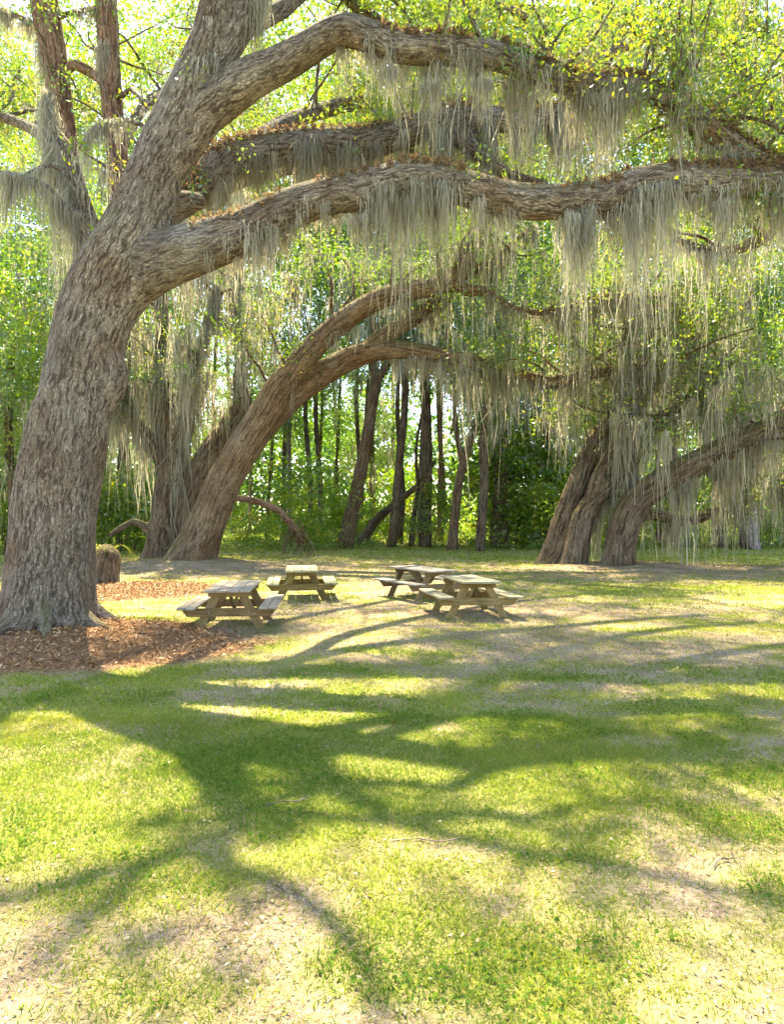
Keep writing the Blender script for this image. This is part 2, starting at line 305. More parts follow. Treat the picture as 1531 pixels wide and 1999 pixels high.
def axis(lo, hi, n, c, k):
    t = np.linspace(-1, 1, n); s = np.sinh(k * t) / math.sinh(k)
    return np.where(s < 0, c + s * (c - lo), c + s * (hi - c))
gx = axis(-260, 260, 220, 0, 6.0); gy = np.concatenate([np.linspace(-30, 0, 16)[:-1], np.geomspace(1.2, 61.2, 270) - 1.2, np.geomspace(62, 420, 30)])
XX, YY = np.meshgrid(gx, gy)
VV = np.stack([XX.ravel(), YY.ravel(), gz(XX.ravel(), YY.ravel())], 1)
nx, ny = len(gx), len(gy)
ii = (np.arange(ny - 1)[:, None] * nx + np.arange(nx - 1)[None]).ravel()
FF = np.stack([ii, ii + 1, ii + nx + 1, ii + nx], 1)
gm = mesh_np('ground', VV, FF, M['ground'], {'grassy': grassy(XX.ravel(), YY.ravel()), 'mulch': mulch(XX.ravel(), YY.ravel())}, True)
obj('ground', gm, kind='structure')

# ------------------------------------------------------------------ tubes, limbs
def spline(pts, step=0.25):
    """Catmull-Rom through (x,y,z,r) rows, resampled to about `step` metres"""
    p = np.asarray(pts, dtype=np.float64)
    q = np.vstack([2 * p[0] - p[1], p, 2 * p[-1] - p[-2]]); out = []
    for i in range(1, len(q) - 2):
        n = max(2, int(np.linalg.norm(q[i + 1, :3] - q[i, :3]) / step))
        t = (np.arange(n) / n)[:, None]
        a, b, c, d = q[i - 1], q[i], q[i + 1], q[i + 2]
        out.append(0.5 * (2 * b + (c - a) * t + (2 * a - 5 * b + 4 * c - d) * t ** 2 + (3 * b - a - 3 * c + d) * t ** 3))
    out.append(p[-1:])
    o = np.vstack(out); o[:, 3] = np.maximum(o[:, 3], 0.004); return o

def frames(c):
    T = np.gradient(c, axis=0); T /= np.linalg.norm(T, axis=1)[:, None] + 1e-9
    ref = np.array([0.0, 1.0, 0.0]) if abs(T[0, 1]) < 0.9 else np.array([1.0, 0, 0])
    Nn = np.zeros_like(c); n = ref - T[0] * ref.dot(T[0]); n /= np.linalg.norm(n); Nn[0] = n
    for i in range(1, len(c)):
        n = n - T[i] * n.dot(T[i]); n /= np.linalg.norm(n) + 1e-9; Nn[i] = n
    return T, Nn, np.cross(T, Nn)

_toff = [0.0]
def tube(S, sides=10, rough=0.06, cap=True, flare=None, seed=0, lump=1.0):
    c = S[:, :3]; r = S[:, 3]; T, N, B = frames(c); n = len(c)
    s = np.concatenate([[0], np.cumsum(np.linalg.norm(np.diff(c, axis=0), axis=1))])
    th = np.linspace(0, 2 * math.pi, sides, endpoint=False)
    ct, st = np.cos(th), np.sin(th)
    sx = s[:, None] * np.ones(sides)[None]
    nz = (fbm(sx * 1.3 / lump + seed * 3.1 + ct[None] * 1.5, st[None] * 1.5 + seed + sx * 0 + 5, seed, 3) - 0.5) * 2
    rr = r[:, None] * (1 + rough * nz * 1.6)
    if flare:
        h, amt, lobes = flare
        f = np.exp(-s / h)[:, None]
        rr = rr * (1 + f * amt * (0.55 + 0.45 * np.cos(lobes * th + seed)[None] + 0.25 * np.cos((lobes + 2) * th + 2.1 * seed)[None]))
    V = c[:, None] + rr[..., None] * (N[:, None] * ct[None, :, None] + B[:, None] * st[None, :, None])
    _toff[0] += 3.7
    A = np.stack([r[:, None] * ct[None] + _toff[0], r[:, None] * st[None] + 0 * sx, sx + _toff[0]], -1)
    i = (np.arange(n - 1)[:, None] * sides + np.arange(sides)[None]); j = (np.arange(n - 1)[:, None] * sides + (np.arange(sides)[None] + 1) % sides)
    F = np.stack([i, j, j + sides, i + sides], -1).reshape(-1, 4)
    V = V.reshape(-1, 3); A = A.reshape(-1, 3)
    if cap:
        e0 = len(V); V = np.vstack([V, c[0] - T[0] * 0.01, c[-1] + T[-1] * r[-1] * 0.4]); A = np.vstack([A, A[0], A[-1]])
        k = np.arange(sides); k2 = (k + 1) % sides
        F = np.vstack([F, np.stack([k2, k, np.full(sides, e0), np.full(sides, e0)], 1), np.stack([k + (n - 1) * sides, k2 + (n - 1) * sides, np.full(sides, e0 + 1), np.full(sides, e0 + 1)], 1)])
    return V, F, A

def fix_tri(F):
    return F

def LP(*rows, d=None):
    """limb rows (px, py, depth, radius px) -> (x,y,z,r) metres"""
    out = []
    for (px, py, dd, rp) in rows:
        p = P(px, py, dd); out.append((*p, rp * dd / F_PX))
    return np.array(out)

def tubes_mesh(name, limbs, mat, sides=10, rough=0.06, step=0.25, loc=None, flare0=None, seed=0):
    """several splines of ONE trunk, joined (quads; caps are degenerate quads split to triangles by bmesh-free cleanup)"""
    Vs, Q, T3, As, n0 = [], [], [], [], 0
    for k, L in enumerate(limbs):
        S = spline(L, step)
        V, F, A = tube(S, sides, rough, True, flare0 if k == 0 else None, seed + k)
        tri = F[:, 2] == F[:, 3]
        Q.append(F[~tri] + n0); T3.append(F[tri][:, :3] + n0); Vs.append(V); As.append(A); n0 += len(V)
    V = np.concatenate(Vs); A = np.concatenate(As); Q = np.concatenate(Q); T3 = np.concatenate(T3)
    if loc is not None: V = V - np.asarray(loc)
    F = np.concatenate([np.concatenate([Q[:, [0, 1, 2]], Q[:, [0, 2, 3]]]), T3])
    return mesh_np(name, V, F, mat, {'bark': A}, True)

def remeshed(name, limbs, mat, voxel, smooth_it, sides=28, rough=0.07, flare0=None, seed=0, step=0.2, ngrain=None):
    m = tubes_mesh('tmp', limbs, None, sides, rough, step, None, flare0, seed)
    o = bpy.data.objects.new('tmp', m); COL.objects.link(o)
    r = o.modifiers.new('r', 'REMESH'); r.mode = 'VOXEL'; r.voxel_size = voxel; r.use_smooth_shade = True
    sm = o.modifiers.new('s', 'SMOOTH'); sm.factor = 0.5; sm.iterations = smooth_it
    dg = bpy.context.evaluated_depsgraph_get(); dg.update()
    me = bpy.data.meshes.new_from_object(o.evaluated_get(dg)); me.name = name
    bpy.data.objects.remove(o); bpy.data.meshes.remove(m)
    nv = len(me.vertices); V = np.empty(nv * 3, np.float32); me.vertices.foreach_get('co', V); V = V.reshape(-1, 3)
    C, T, N, B, R, Sv = [], [], [], [], [], []
    for k, L in enumerate(limbs[:ngrain]):
        S = spline(L, 0.12); c = S[:, :3]; t, n, b = frames(c)
        s = np.concatenate([[0], np.cumsum(np.linalg.norm(np.diff(c, axis=0), axis=1))])
        C.append(c); T.append(t); N.append(n); B.append(b); R.append(S[:, 3]); Sv.append(s + 5.3 * k)
    C = np.concatenate(C).astype(np.float32); T = np.concatenate(T); N = np.concatenate(N); B = np.concatenate(B); R = np.concatenate(R).astype(np.float32); Sv = np.concatenate(Sv)
    # each face takes the grain of the limb nearest to it (face-corner values, so no face straddles two limbs)
    nf = len(me.polygons); nl = len(me.loops)
    lv = np.empty(nl, np.int32); me.loops.foreach_get('vertex_index', lv)
    lt = np.empty(nf, np.int32); me.polygons.foreach_get('loop_total', lt); fl = np.repeat(np.arange(nf), lt)
    fc_ = np.zeros((nf, 3), np.float32); np.add.at(fc_, fl, V[lv]); fc_ /= lt[:, None]
    idx = np.empty(nf, np.int64); c2 = (C ** 2).sum(1)
    for a in range(0, nf, 4000):
        v = fc_[a:a + 4000]
        d2 = (v ** 2).sum(1)[:, None] + c2[None] - 2 * v @ C.T
        idx[a:a + 4000] = np.argmin(np.sqrt(np.maximum(d2, 0)) - R[None], axis=1)
    il = idx[fl]
    w = V[lv] - C[il]; a = (w * N[il]).sum(1); b = (w * B[il]).sum(1); L2 = np.sqrt(a * a + b * b) + 1e-6
    bk = np.stack([a / L2 * R[il], b / L2 * R[il], Sv[il] + (w * T[il]).sum(1)], 1).astype(np.float32)
    at = me.attributes.new('bark', 'FLOAT_VECTOR', 'CORNER'); at.data.foreach_set('vector', bk.ravel())
    me.polygons.foreach_set('use_smooth', np.ones(len(me.polygons), bool))
    me.materials.clear(); me.materials.append(mat)
    return me

# ------------------------------------------------------------------ moss, leaves
def ribbons(rng, base, length, width, seg=4, curl=0.05):
    """hanging ribbons; base (S,3), length (S,), width (S,)"""
    S = len(base); t = np.linspace(0, 1, seg + 1)
    az = rng.uniform(0, 2 * math.pi, S); w = np.stack([np.cos(az), np.sin(az), np.zeros(S)], 1)
    walk = np.cumsum(rng.normal(0, 1, (S, seg + 1, 2)), 1) * (curl * length[:, None, None] / math.sqrt(seg)); walk[:, 0] = 0
    C = np.repeat(base[:, None], seg + 1, 1).astype(np.float64)
    C[..., :2] += walk; C[..., 2] -= t[None] * length[:, None]
    prof = np.interp(t, [0, 0.15, 0.6, 1.0], [0.7, 1.0, 0.75, 0.12])
    hw = width[:, None] * prof[None] * 0.5 * rng.uniform(0.7, 1.3, (S, seg + 1))
    V = np.stack([C - w[:, None] * hw[..., None], C + w[:, None] * hw[..., None]], 2).reshape(-1, 3)
    b = (np.arange(S)[:, None] * (seg + 1) + np.arange(seg)[None]).ravel() * 2
    F = np.stack([b, b + 1, b + 3, b + 2], 1)
    return V, F

def moss_hanks(rng, anchors, length, n, spread, width, seg=4, curl=0.045):
    """anchors (A,3), length (A,), n strands each"""
    A = len(anchors)
    of_ = rng.normal(0, 1, (A * n, 3)); base = np.repeat(anchors, n, 0) + of_ * np.array([spread, spread, spread * 0.5])
    u = rng.random(A * n)
    ln = 1.45 * np.repeat(length, n) * (0.12 + 1.0 * u ** 1.2) * (0.3 + 0.95 * np.exp(-(of_[:, 0] ** 2 + of_[:, 1] ** 2) / 1.6))
    wd = width * rng.uniform(0.6, 1.5, A * n); fat = rng.random(A * n) < 0.12; wd = np.where(fat, wd * 1.8, wd); ln = np.where(fat, ln * .75, ln)
    cu = np.where(rng.random(A * n) < 0.25, 4.0 * curl, curl * 1.3); ln = np.where(cu > 3 * curl, ln * .6, ln)
    V, F = ribbons(rng, base, ln, wd, seg, cu[:, None, None])
    tint = np.clip(np.repeat(rng.normal(0.5, 0.2, A), n) + rng.normal(0, 0.15, A * n), 0, 1)
    return V, F, np.repeat(tint, (seg + 1) * 2)

def limb_anchors(rng, S, n, lo=-2.6, hi=-0.5, t0=0.0, t1=1.0, i=None):
    """points on the sides and underside of a sampled limb"""
    m = len(S)
    if i is None: i = rng.integers(int(t0 * m), max(int(t0 * m) + 1, int(t1 * m)), n)
    c = S[i, :3]; r = S[i, 3]
    T = np.gradient(S[:, :3], axis=0)[i]; T /= np.linalg.norm(T, axis=1)[:, None] + 1e-9
    side = np.cross(T, [0, 0, 1.0]); side /= np.linalg.norm(side, axis=1)[:, None] + 1e-6
    up = np.cross(side, T)
    th = rng.uniform(lo, hi, n)
    return c + (r * 0.97)[:, None] * (np.cos(th)[:, None] * side + np.sin(th)[:, None] * up)

def leaves(rng, C, size, aspect=0.45, up=0.5):
    """one folded diamond leaf at each point of C"""
    n = len(C)
    nn = rng.normal(0, 1, (n, 3)) + np.array([0, 0, up]); nn /= np.linalg.norm(nn, axis=1)[:, None]
    dr = rng.normal(0, 1, (n, 3)) - np.array([0, 0, 0.3]); dr -= nn * (nn * dr).sum(1)[:, None]; dr /= np.linalg.norm(dr, axis=1)[:, None]
    sd = np.cross(nn, dr)
    L = size * rng.uniform(0.6, 1.3, n)[:, None]; W = L * aspect * rng.uniform(0.8, 1.2, n)[:, None]
    a = C; b = C + dr * L * 0.55 + sd * W * 0.5 + nn * W * 0.15; c = C + dr * L; d = C + dr * L * 0.55 - sd * W * 0.5 + nn * W * 0.15
    V = np.stack([a, b, c, d], 1).reshape(-1, 3)
    F = np.arange(n * 4).reshape(-1, 4)
    return V, F

def leaf_clusters(rng, centers, n, spread, size, aspect=0.45, tint_mu=0.45, tint_sd=0.16, flat=0.6):
    A = len(centers)
    sp = np.repeat(rng.uniform(0.6, 1.3, A), n)[:, None] * spread
    C = np.repeat(centers, n, 0) + rng.normal(0, 1, (A * n, 3)) * sp * np.array([1, 1, flat])
    V, F = leaves(rng, C, size, aspect)
    t = np.clip(np.repeat(rng.normal(tint_mu, tint_sd, A), n) + rng.normal(0, 0.13, A * n), 0, 1)
    return V, F, np.repeat(t, 4)

def grow(rng, S, n, length, t0=0.3, t1=1.0, up=0.35, out=None, r0=0.045, droop=0.0, nseg=5):
    """n wandering branches that leave the sampled limb S"""
    res = []
    for _ in range(n):
        i = int(rng.uniform(t0, t1) * (len(S) - 1)); p = S[i, :3].copy()
        v = rng.normal(0, 1, 3); v[2] = abs(v[2]) * 0.6 + up
        if out is not None: v = v + np.asarray(out)
        v /= np.linalg.norm(v); L = length * rng.uniform(0.6, 1.3); r = min(r0, S[i, 3] * 0.6) * rng.uniform(0.7, 1.2)
        pts = [(*p, r)]
        for k in range(1, nseg + 1):
            v = v + rng.normal(0, 0.28, 3) + np.array([0, 0, -droop * k / nseg]); v /= np.linalg.norm(v)
            p = p + v * L / nseg; pts.append((*p, r * (1 - 0.85 * k / nseg)))
        res.append(np.array(pts))
    return res

def root_at(name, label, cat, base, group=None):
    return thing(name, label, cat, group, tuple(base))

def part(name, mesh, root, kind=None):
    """mesh is in world coordinates; keep the thing's origin at its base"""
    me_loc = Vector(root.location)
    o = obj(name, mesh, root, kind=kind); o.location = -me_loc
    return o

def tree_parts(root, rng, limbs_S, mat_leaf, mat_bark, twig_src, moss_spec, leaf_n, leaf_size, leaf_spread, tint=0.45, twig_sides=5, strand_w=0.02, strand_n=14, seg=4, hank_spread=0.07, moss_on_twigs=(3, 0.7), leaf_filter=None, leaf_along=4):
    """branches, crown foliage and hanging moss of an oak.  twig_src: list of paths; moss_spec: list of (S, n hanks, length, t0, t1)"""
    tw = Geo(); cents = []; anch = []; lens = []
    for k, pth in enumerate(twig_src):
        S = spline(pth, 0.25); V, F, A = tube(S, twig_sides, 0.08, False, None, k); tw.add(V, F, A)
        m = len(S)
        for q in range(leaf_along):
            j = int(m * rng.uniform(0.35, 1.0)); j = min(j, m - 1); cents.append(S[j, :3] + rng.normal(0, leaf_spread * 0.6, 3))
        cents.append(S[-1, :3])
        na = rng.poisson(moss_on_twigs[0])
        for q in range(na):
            j = min(m - 1, int(m * rng.uniform(0.1, 0.95))); anch.append(S[j, :3]); lens.append(moss_on_twigs[1] * rng.uniform(0.35, 1.35))
    if twig_src:
        part('branches', tw.mesh('branches', mat_bark, 'bark', True), root, 'stuff')
    cents = np.array(cents) if cents else np.zeros((0, 3))
    if leaf_filter is not None and len(cents): cents = cents[leaf_filter(cents)]
    if len(cents):
        V, F, t = leaf_clusters(rng, cents, leaf_n, leaf_spread, leaf_size, 0.45, tint)
        part('crown', mesh_np('crown', V, F, mat_leaf, {'tint': t}), root, 'stuff')
    g = Geo()
    if anch and leaf_filter is not None:
        kp = leaf_filter(np.array(anch)); anch = list(np.array(anch)[kp]); lens = list(np.array(lens)[kp])
    if anch:
        V, F, t = moss_hanks(rng, np.array(anch), np.array(lens), strand_n, hank_spread, strand_w, seg); g.add(V, F, t)
    for (S, n, ln, t0, t1) in moss_spec:
        m_ = len(S); nc = max(2, n // 6); sp_ = max(1.0, (0.11 + 2.5 * strand_w) / (np.linalg.norm(S[-1, :3] - S[0, :3]) / m_ + 1e-6))
        cc = rng.uniform(t0, t1, nc) * m_; cl = np.clip(np.exp(rng.normal(-0.35, 0.65, nc)), .15, 1.9)
        ci = rng.integers(0, nc, n); ix = np.clip((cc[ci] + rng.normal(0, sp_, n)).astype(int), int(t0 * m_), m_ - 1)
        a = limb_anchors(rng, S, n, -2.9, -0.25, t0, t1, ix)
        l = ln * cl[ci] * (0.35 + 0.75 * rng.random(n))
        # hanks come in bunches along the limb
        w = 0.45 + 1.1 * fbm(a[:, 0] * 1.6 + 7, a[:, 1] * 1.6 + a[:, 2], 5, 2) ** 1.5
        V, F, t = moss_hanks(rng, a, l * w, strand_n, hank_spread, strand_w, seg); g.add(V, F, t)
    if g.n: part('hanging_moss', g.mesh('hanging_moss', M['moss'], 'tint'), root, 'stuff')

def fern_on(rng, root, specs, size=0.07, name='fern_growth'):
    g = Geo()
    for (S, n, t0, t1) in specs:
        a = limb_anchors(rng, S, n, 0.35, 2.8, t0, t1)
        a = a + rng.normal(0, 0.012, a.shape) + np.array([0, 0, 1.0]) * rng.uniform(-.01, .05, n)[:, None]
        a = a[fbm(a[:, 0] * 2.1, a[:, 1] * 2.1 + a[:, 2], 3, 3) > 0.40]; n = len(a)
        V, F = leaves(rng, a, size, 0.3, up=0.2)
        g.add(V, F, np.repeat(np.clip(rng.normal(0.5, 0.22, n), 0, 1), 4))
    part(name, g.mesh(name, M['fern'], 'tint'), root, 'stuff')

# ------------------------------------------------------------------ the great oak at the left
rng = np.random.default_rng(7)
D = 11.0
base = np.array([TRUNK[0], TRUNK[1], float(gz(*TRUNK))])
trunk = LP((84, 1262, D, 92), (87, 1215, D, 85), (93, 1150, D, 81), (106, 1000, D, 79), (134, 850, D, 74), (164, 700, D, 69), (190, 600, D, 66), (224, 520, D, 67), (260, 450, D, 62), (288, 380, D, 53), (318, 300, D, 48), (360, 205, D, 46), (396, 120, D, 40), (418, 40, D, 35), (428, -60, D - 0.2, 24), (440, -160, D - 0.4, 14))
leadR = LP((385, 170, D, 34), (432, 100, D + .1, 34), (474, 30, D + .2, 32), (500, -40, D + .2, 24), (530, -130, D + .1, 16), (560, -230, D, 11))
limbA = LP((215, 530, D, 40), (290, 512, D - .05, 46), (350, 494, D - .12, 49), (395, 482, D - .15, 47), (450, 466, D - .2, 44), (505, 440, D - .2, 41), (560, 412, D - .2, 39), (630, 387, D - .25, 36), (700, 375, D - .25, 36), (790, 352, D - .3, 36), (870, 356, D - .3, 35), (960, 382, D - .35, 34), (1050, 396, D - .35, 34), (1125, 392, D - .4, 34), (1185, 393, D - .4, 37), (1235, 366, D - .45, 34), (1310, 354, D - .45, 33), (1400, 358, D - .5, 33), (1480, 352, D - .5, 32), (1560, 345, D - .5, 31), (1680, 335, D - .6, 28), (1820, 300, D - .8, 22))
limbC = LP((335, 300, D, 30), (385, 236, D, 38), (436, 190, D, 41), (485, 158, D - .1, 38), (560, 118, D - .2, 33), (620, 82, D - .3, 31), (672, 58, D - .4, 31), (725, 74, D - .4, 29), (790, 95, D - .4, 28), (880, 98, D - .4, 28), (980, 112, D - .4, 27), (1060, 145, D - .4, 25), (1140, 166, D - .4, 23), (1240, 168, D - .4, 20), (1320, 205, D - .4, 21), (1400, 262, D - .4, 22), (1480, 312, D - .35, 20), (1570, 345, D - .3, 16))
limbB = LP((318, 430, D + 0.5, 26), (372, 372, D + 1.5, 30), (430, 320, D + 2.2, 34), (500, 298, D + 2.5, 35), (580, 287, D + 2.6, 34), (650, 286, D + 2.6, 33), (720, 280, D + 2.6, 31), (800, 256, D + 2.6, 28), (870, 234, D + 2.6, 26), (960, 233, D + 2.6, 24), (1040, 236, D + 2.7, 21), (1100, 215, D + 2.9, 15), (1180, 190, D + 3.1, 10))
limbB2 = LP((850, 240, D + 2.6, 20), (900, 272, D + 2.6, 18), (950, 312, D + 2.6, 16), (1000, 345, D + 2.7, 13), (1070, 362, D + 2.8, 9))
stub = LP((330, 395, D + .4, 22), (365, 392, D + .7, 20), (392, 394, D + .9, 17))
limbL = LP((230, 520, D + .1, 30), (195, 478, D + .5, 26), (168, 430, D + .7, 23), (148, 360, D + .8, 17), (122, 290, D + .8, 12), (100, 235, D + .8, 5), (92, 180, D + .9, 2.5))
leadA = LP((215, 540, D + .4, 30), (165, 470, D + 1.6, 25), (138, 330, D + 2.2, 22), (122, 230, D + 2.3, 22), (105, 110, D + 2.3, 25), (88, 20, D + 2.3, 26), (72, -80, D + 2.2, 24), (50, -220, D + 2.0, 19), (20, -360, D + 1.8, 12))
leadB = LP((250, 480, D + .6, 26), (238, 400, D + 1.7, 20), (228, 300, D + 2.1, 20), (217, 190, D + 2.2, 20), (210, 80, D + 2.2, 20), (206, -30, D + 2.1, 20), (205, -160, D + 1.8, 16), (215, -300, D + 1.4, 10))
crossb = LP((215, 175, D + 2.2, 10), (190, 150, D + 2.3, 10), (160, 132, D + 2.3, 10), (140, 128, D + 2.3, 9), (118, 150, D + 2.3, 9))
burl = LP((190, 790, D, 30), (208, 750, D - .02, 37), (212, 715, D - .02, 34), (205, 670, D, 24))
webA = LP((205, 640, D, 44), (250, 568, D, 42), (310, 522, D - .08, 46), (390, 488, D - .14, 46))
webC = LP((320, 345, D, 38), (370, 268, D, 37), (412, 215, D, 34))
webT = LP((285, 475, D, 44), (302, 405, D, 40), (322, 320, D, 38))
backs = [LP((500, -40, D + .2, 15), (620, -80, D + 2.5, 14), (780, -40, D + 5, 17), (960, 10, D + 7.5, 12), (1150, 30, D + 9.5, 7)),
         LP((470, 60, D + .4, 20), (545, 20, D + 1.2, 17), (640, -30, D + 3, 13), (760, 60, D + 6, 13), (900, 120, D + 8.5, 9), (1050, 150, D + 10, 5)),
         LP((440, 320, D + 2.2, 18), (560, 240, D + 4.5, 16), (700, 200, D + 7, 13), (860, 190, D + 9, 10), (1020, 210, D + 10.5, 6)),
         LP((960, 233, D + 2.6, 16), (1080, 150, D + 4, 13), (1220, 90, D + 5.5, 10), (1380, 40, D + 7, 6)),
         LP((318, 430, D + .5, 20), (420, 375, D + 4, 15), (520, 340, D + 8, 11), (640, 325, D + 12, 7), (760, 345, D + 16, 4)),
         LP((500, 298, D + 2.5, 16), (600, 325, D + 6, 13), (740, 325, D + 10, 9), (880, 335, D + 13, 6), (1000, 345, D + 15, 4)),
         LP((138, 330, D + 2.2, 14), (60, 250, D + 3.6, 11), (-40, 220, D + 5.5, 8), (-160, 200, D + 7, 5)),
         LP((228, 300, D + 2.1, 12), (290, 200, D + 4.0, 10), (380, 160, D + 6.5, 8), (470, 170, D + 8.5, 5))]
# limbs above the picture, placed where their shadows fall on the lawn
top = trunk[-2, :3]; top2 = leadR[-2, :3]
def shl(start, r0, r1, *pts):
    rows = [start] + [SH(*p) for p in pts]; n = len(rows)
    return np.array([(*p, r0 + (r1 - r0) * i / (n - 1)) for i, p in enumerate(rows)])
shA = shl(top2, .075, .06, (520, 1535, 12.2), (640, 1535, 12.4), (760, 1530, 12.6), (880, 1540, 12.8))
shB = shl(top2, .07, .045, (500, 1580, 12.6), (640, 1600, 12.8), (800, 1620, 12.8), (950, 1650, 12.8), (1150, 1690, 12.8), (1350, 1730, 12.6), (1560, 1775, 12.5))
shC = shl(top, .08, .045, (470, 1600, 12.6), (400, 1655, 12.8), (290, 1690, 13.0), (150, 1725, 13.0), (-40, 1775, 13.0))
shD = shl(SH(400, 1655, 12.8), .1, .04, (440, 1700, 13.1), (530, 1725, 13.3), (620, 1780, 13.4), (690, 1850, 13.5), (730, 1930, 13.6), (735, 2060, 13.8))
shE = shl(SH(290, 1690, 13.0), .07, .025, (230, 1750, 13.2), (170, 1810, 13.3), (90, 1880, 13.4), (-40, 1960, 13.4))
shF = shl(SH(880, 1540, 12.8), .1, .07, (960, 1505, 12.6), (1100, 1485, 12.2), (1250, 1460, 11.8), (1400, 1430, 11.5), (1600, 1395, 11.2))
shG = shl(SH(800, 1620, 12.8), .08, .03, (900, 1590, 13.0), (1050, 1600, 13.0), (1200, 1570, 13.0), (1400, 1560, 13.0))
roots = []
for a_, l_, r_ in ((-0.35, 1.0, .15), (-1.1, .8, .14), (-1.75, .9, .15), (-2.5, .8, .14), (0.5, .8, .13)):
    u_ = np.array([math.cos(a_), math.sin(a_)]); bz = base[2]
    roots.append(np.array([(*(base[:2] + u_ * .45), bz + .38, r_ * 1.2), (*(base[:2] + u_ * .72), bz + .14, r_), (*(base[:2] + u_ * (.72 + l_ * .45)), float(gz(*(base[:2] + u_ * (.72 + l_ * .45)))) - .02, r_ * .6), (*(base[:2] + u_ * (.75 + l_)), float(gz(*(base[:2] + u_ * (.75 + l_)))) - .08, r_ * .35)]))
rt = root_at('live_oak', 'huge live oak with furrowed grey trunk rising from the wood chip bed', 'tree', base, 'live oaks')
skel = [trunk, leadR, limbA, limbC, limbB, limbB2, stub, limbL, burl, webA, webC, webT] + roots
part('trunk', remeshed('trunk', skel, M['bark_oak'], 0.05, 8, 32, 0.085, (0.6, 0.42, 5), 4, 0.2, 8), rt)
part('limb', tubes_mesh('limb', [leadA, crossb], M['bark_red'], 20, 0.06, 0.2, seed=21), rt)
part('limb', tubes_mesh('limb', [leadB], M['bark_red'], 20, 0.06, 0.2, seed=25), rt)
for k, s_ in enumerate([shA, shB, shC, shD, shE, shF, shG] + backs):
    part('limb', tubes_mesh('limb', [s_], M['bark_oak'], 12, 0.08, 0.3, seed=30 + k), rt)
sp = {k: spline(v, 0.15) for k, v in dict(trunk=trunk, leadR=leadR, A=limbA, C=limbC, B=limbB, B2=limbB2, L=limbL, LA=leadA, LB=leadB, shA=shA, shB=shB, shC=shC, shD=shD, shE=shE, shF=shF, shG=shG).items()}
tw = []
thin = lambda *r: tw.append(LP(*r))
thin((175, 430, D + .5, 4.5), (130, 405, D + .4, 4), (95, 365, D + .3, 3.5), (50, 345, D + .2, 3), (0, 335, D + .1, 2.6), (-60, 350, D, 2))
thin((160, 380, D + .7, 4), (120, 330, D + .6, 3.5), (80, 325, D + .5, 3), (40, 345, D + .4, 2))
thin((270, 330, D + .4, 4), (235, 345, D + .3, 3.5), (200, 320, D + .2, 3), (165, 300, D + .2, 2))
thin((285, 250, D + .4, 5), (255, 235, D + .5, 4.5), (215, 238, D + .5, 4), (180, 250, D + .6, 3.5), (155, 290, D + .7, 3))
thin((290, 300, D + .3, 4), (262, 275, D + .2, 3), (250, 245, D + .2, 2))
thin((60, 45, D + 2.3, 7), (30, 30, D + 2.2, 5), (-20, 10, D + 2, 4))
thin((90, 40, D + 2.3, 6), (140, 25, D + 2.2, 5), (190, 15, D + 2.1, 4))
thin((228, 200, D + 2.2, 6), (255, 175, D + 2.0, 5), (290, 215, D + 1.8, 3))
tw += grow(rng, sp['C'], 34, 1.7, 0.38, 1.0, 0.55, (0.2, 0.1, 0), 0.035)
tw += grow(rng, sp['C'], 14, 2.2, 0.62, 1.0, 0.4, (0.6, 0.5, 0), 0.035)
tw += grow(rng, sp['C'], 10, 1.6, 0.75, 1.0, 0.8, (0.1, -0.5, 0), 0.03)
tw += grow(rng, sp['A'], 10, 1.2, 0.75, 1.0, 0.3, (0.2, 0.6, 0), 0.03)
tw += grow(rng, sp['B'], 22, 2.0, 0.35, 1.0, 0.5, (0.3, 0.6, 0), 0.035)
tw += grow(rng, sp['trunk'], 4, 2.0, 0.82, 1.0, 0.2, (-0.8, 0.6, 0), 0.025)
tw += grow(rng, sp['LA'], 12, 1.8, 0.4, 0.9, 0.2, (-0.4, 0.6, 0), 0.03)
tw += grow(rng, sp['LB'], 10, 1.8, 0.4, 0.9, 0.2, (0.2, 0.6, 0), 0.03)
for k_, n_ in (('shA', 1), ('shB', 3), ('shC', 2), ('shF', 5), ('shG', 3)):
    tw += grow(rng, sp[k_], n_, 1.4, 0.2, 1.0, 0.3, None, 0.03)
dap = []
for k_, n_ in (('shA', 4), ('shB', 7), ('shC', 5), ('shD', 3), ('shE', 2), ('shF', 6), ('shG', 4)):
    q_ = grow(rng, sp[k_], n_, 1.7, 0.1, 1.0, 0.1, None, 0.03)
    dap += q_
    for w_ in q_: dap += grow(rng, spline(w_, .2), 2, 1.0, 0.3, 1.0, 0.0, None, 0.014)
dg_, dc_ = Geo(), []
for k_, w_ in enumerate(dap):
    S_ = spline(w_, .25); V, F, A = tube(S_, 4, .08, False, None, k_); dg_.add(V, F, A)
    for q_ in range(2): dc_.append(S_[int(rng.uniform(.4, .99) * (len(S_) - 1)), :3])
part('branches', dg_.mesh('branches', M['bark_oak'], 'bark', True), rt, 'stuff')
V, F, t = leaf_clusters(rng, np.array(dc_), 34, 0.11, 0.085, 0.45, 0.6)
part('crown', mesh_np('crown', V, F, M['leaf_oak'], {'tint': t}), rt, 'stuff')
bsub = []
for k_, bk in enumerate(backs):
    q_ = grow(rng, spline(bk, .2), (11, 11, 10, 9, 11, 11, 11, 11)[k_], 3.0, 0.3, 1.0, 0.25, None, 0.05)
    bsub += q_
    for w_ in q_: bsub += grow(rng, spline(w_, .2), 3, 1.6, 0.3, 1.0, 0.1, None, 0.025, 0.4)
tw += bsub
litn = len(bsub)
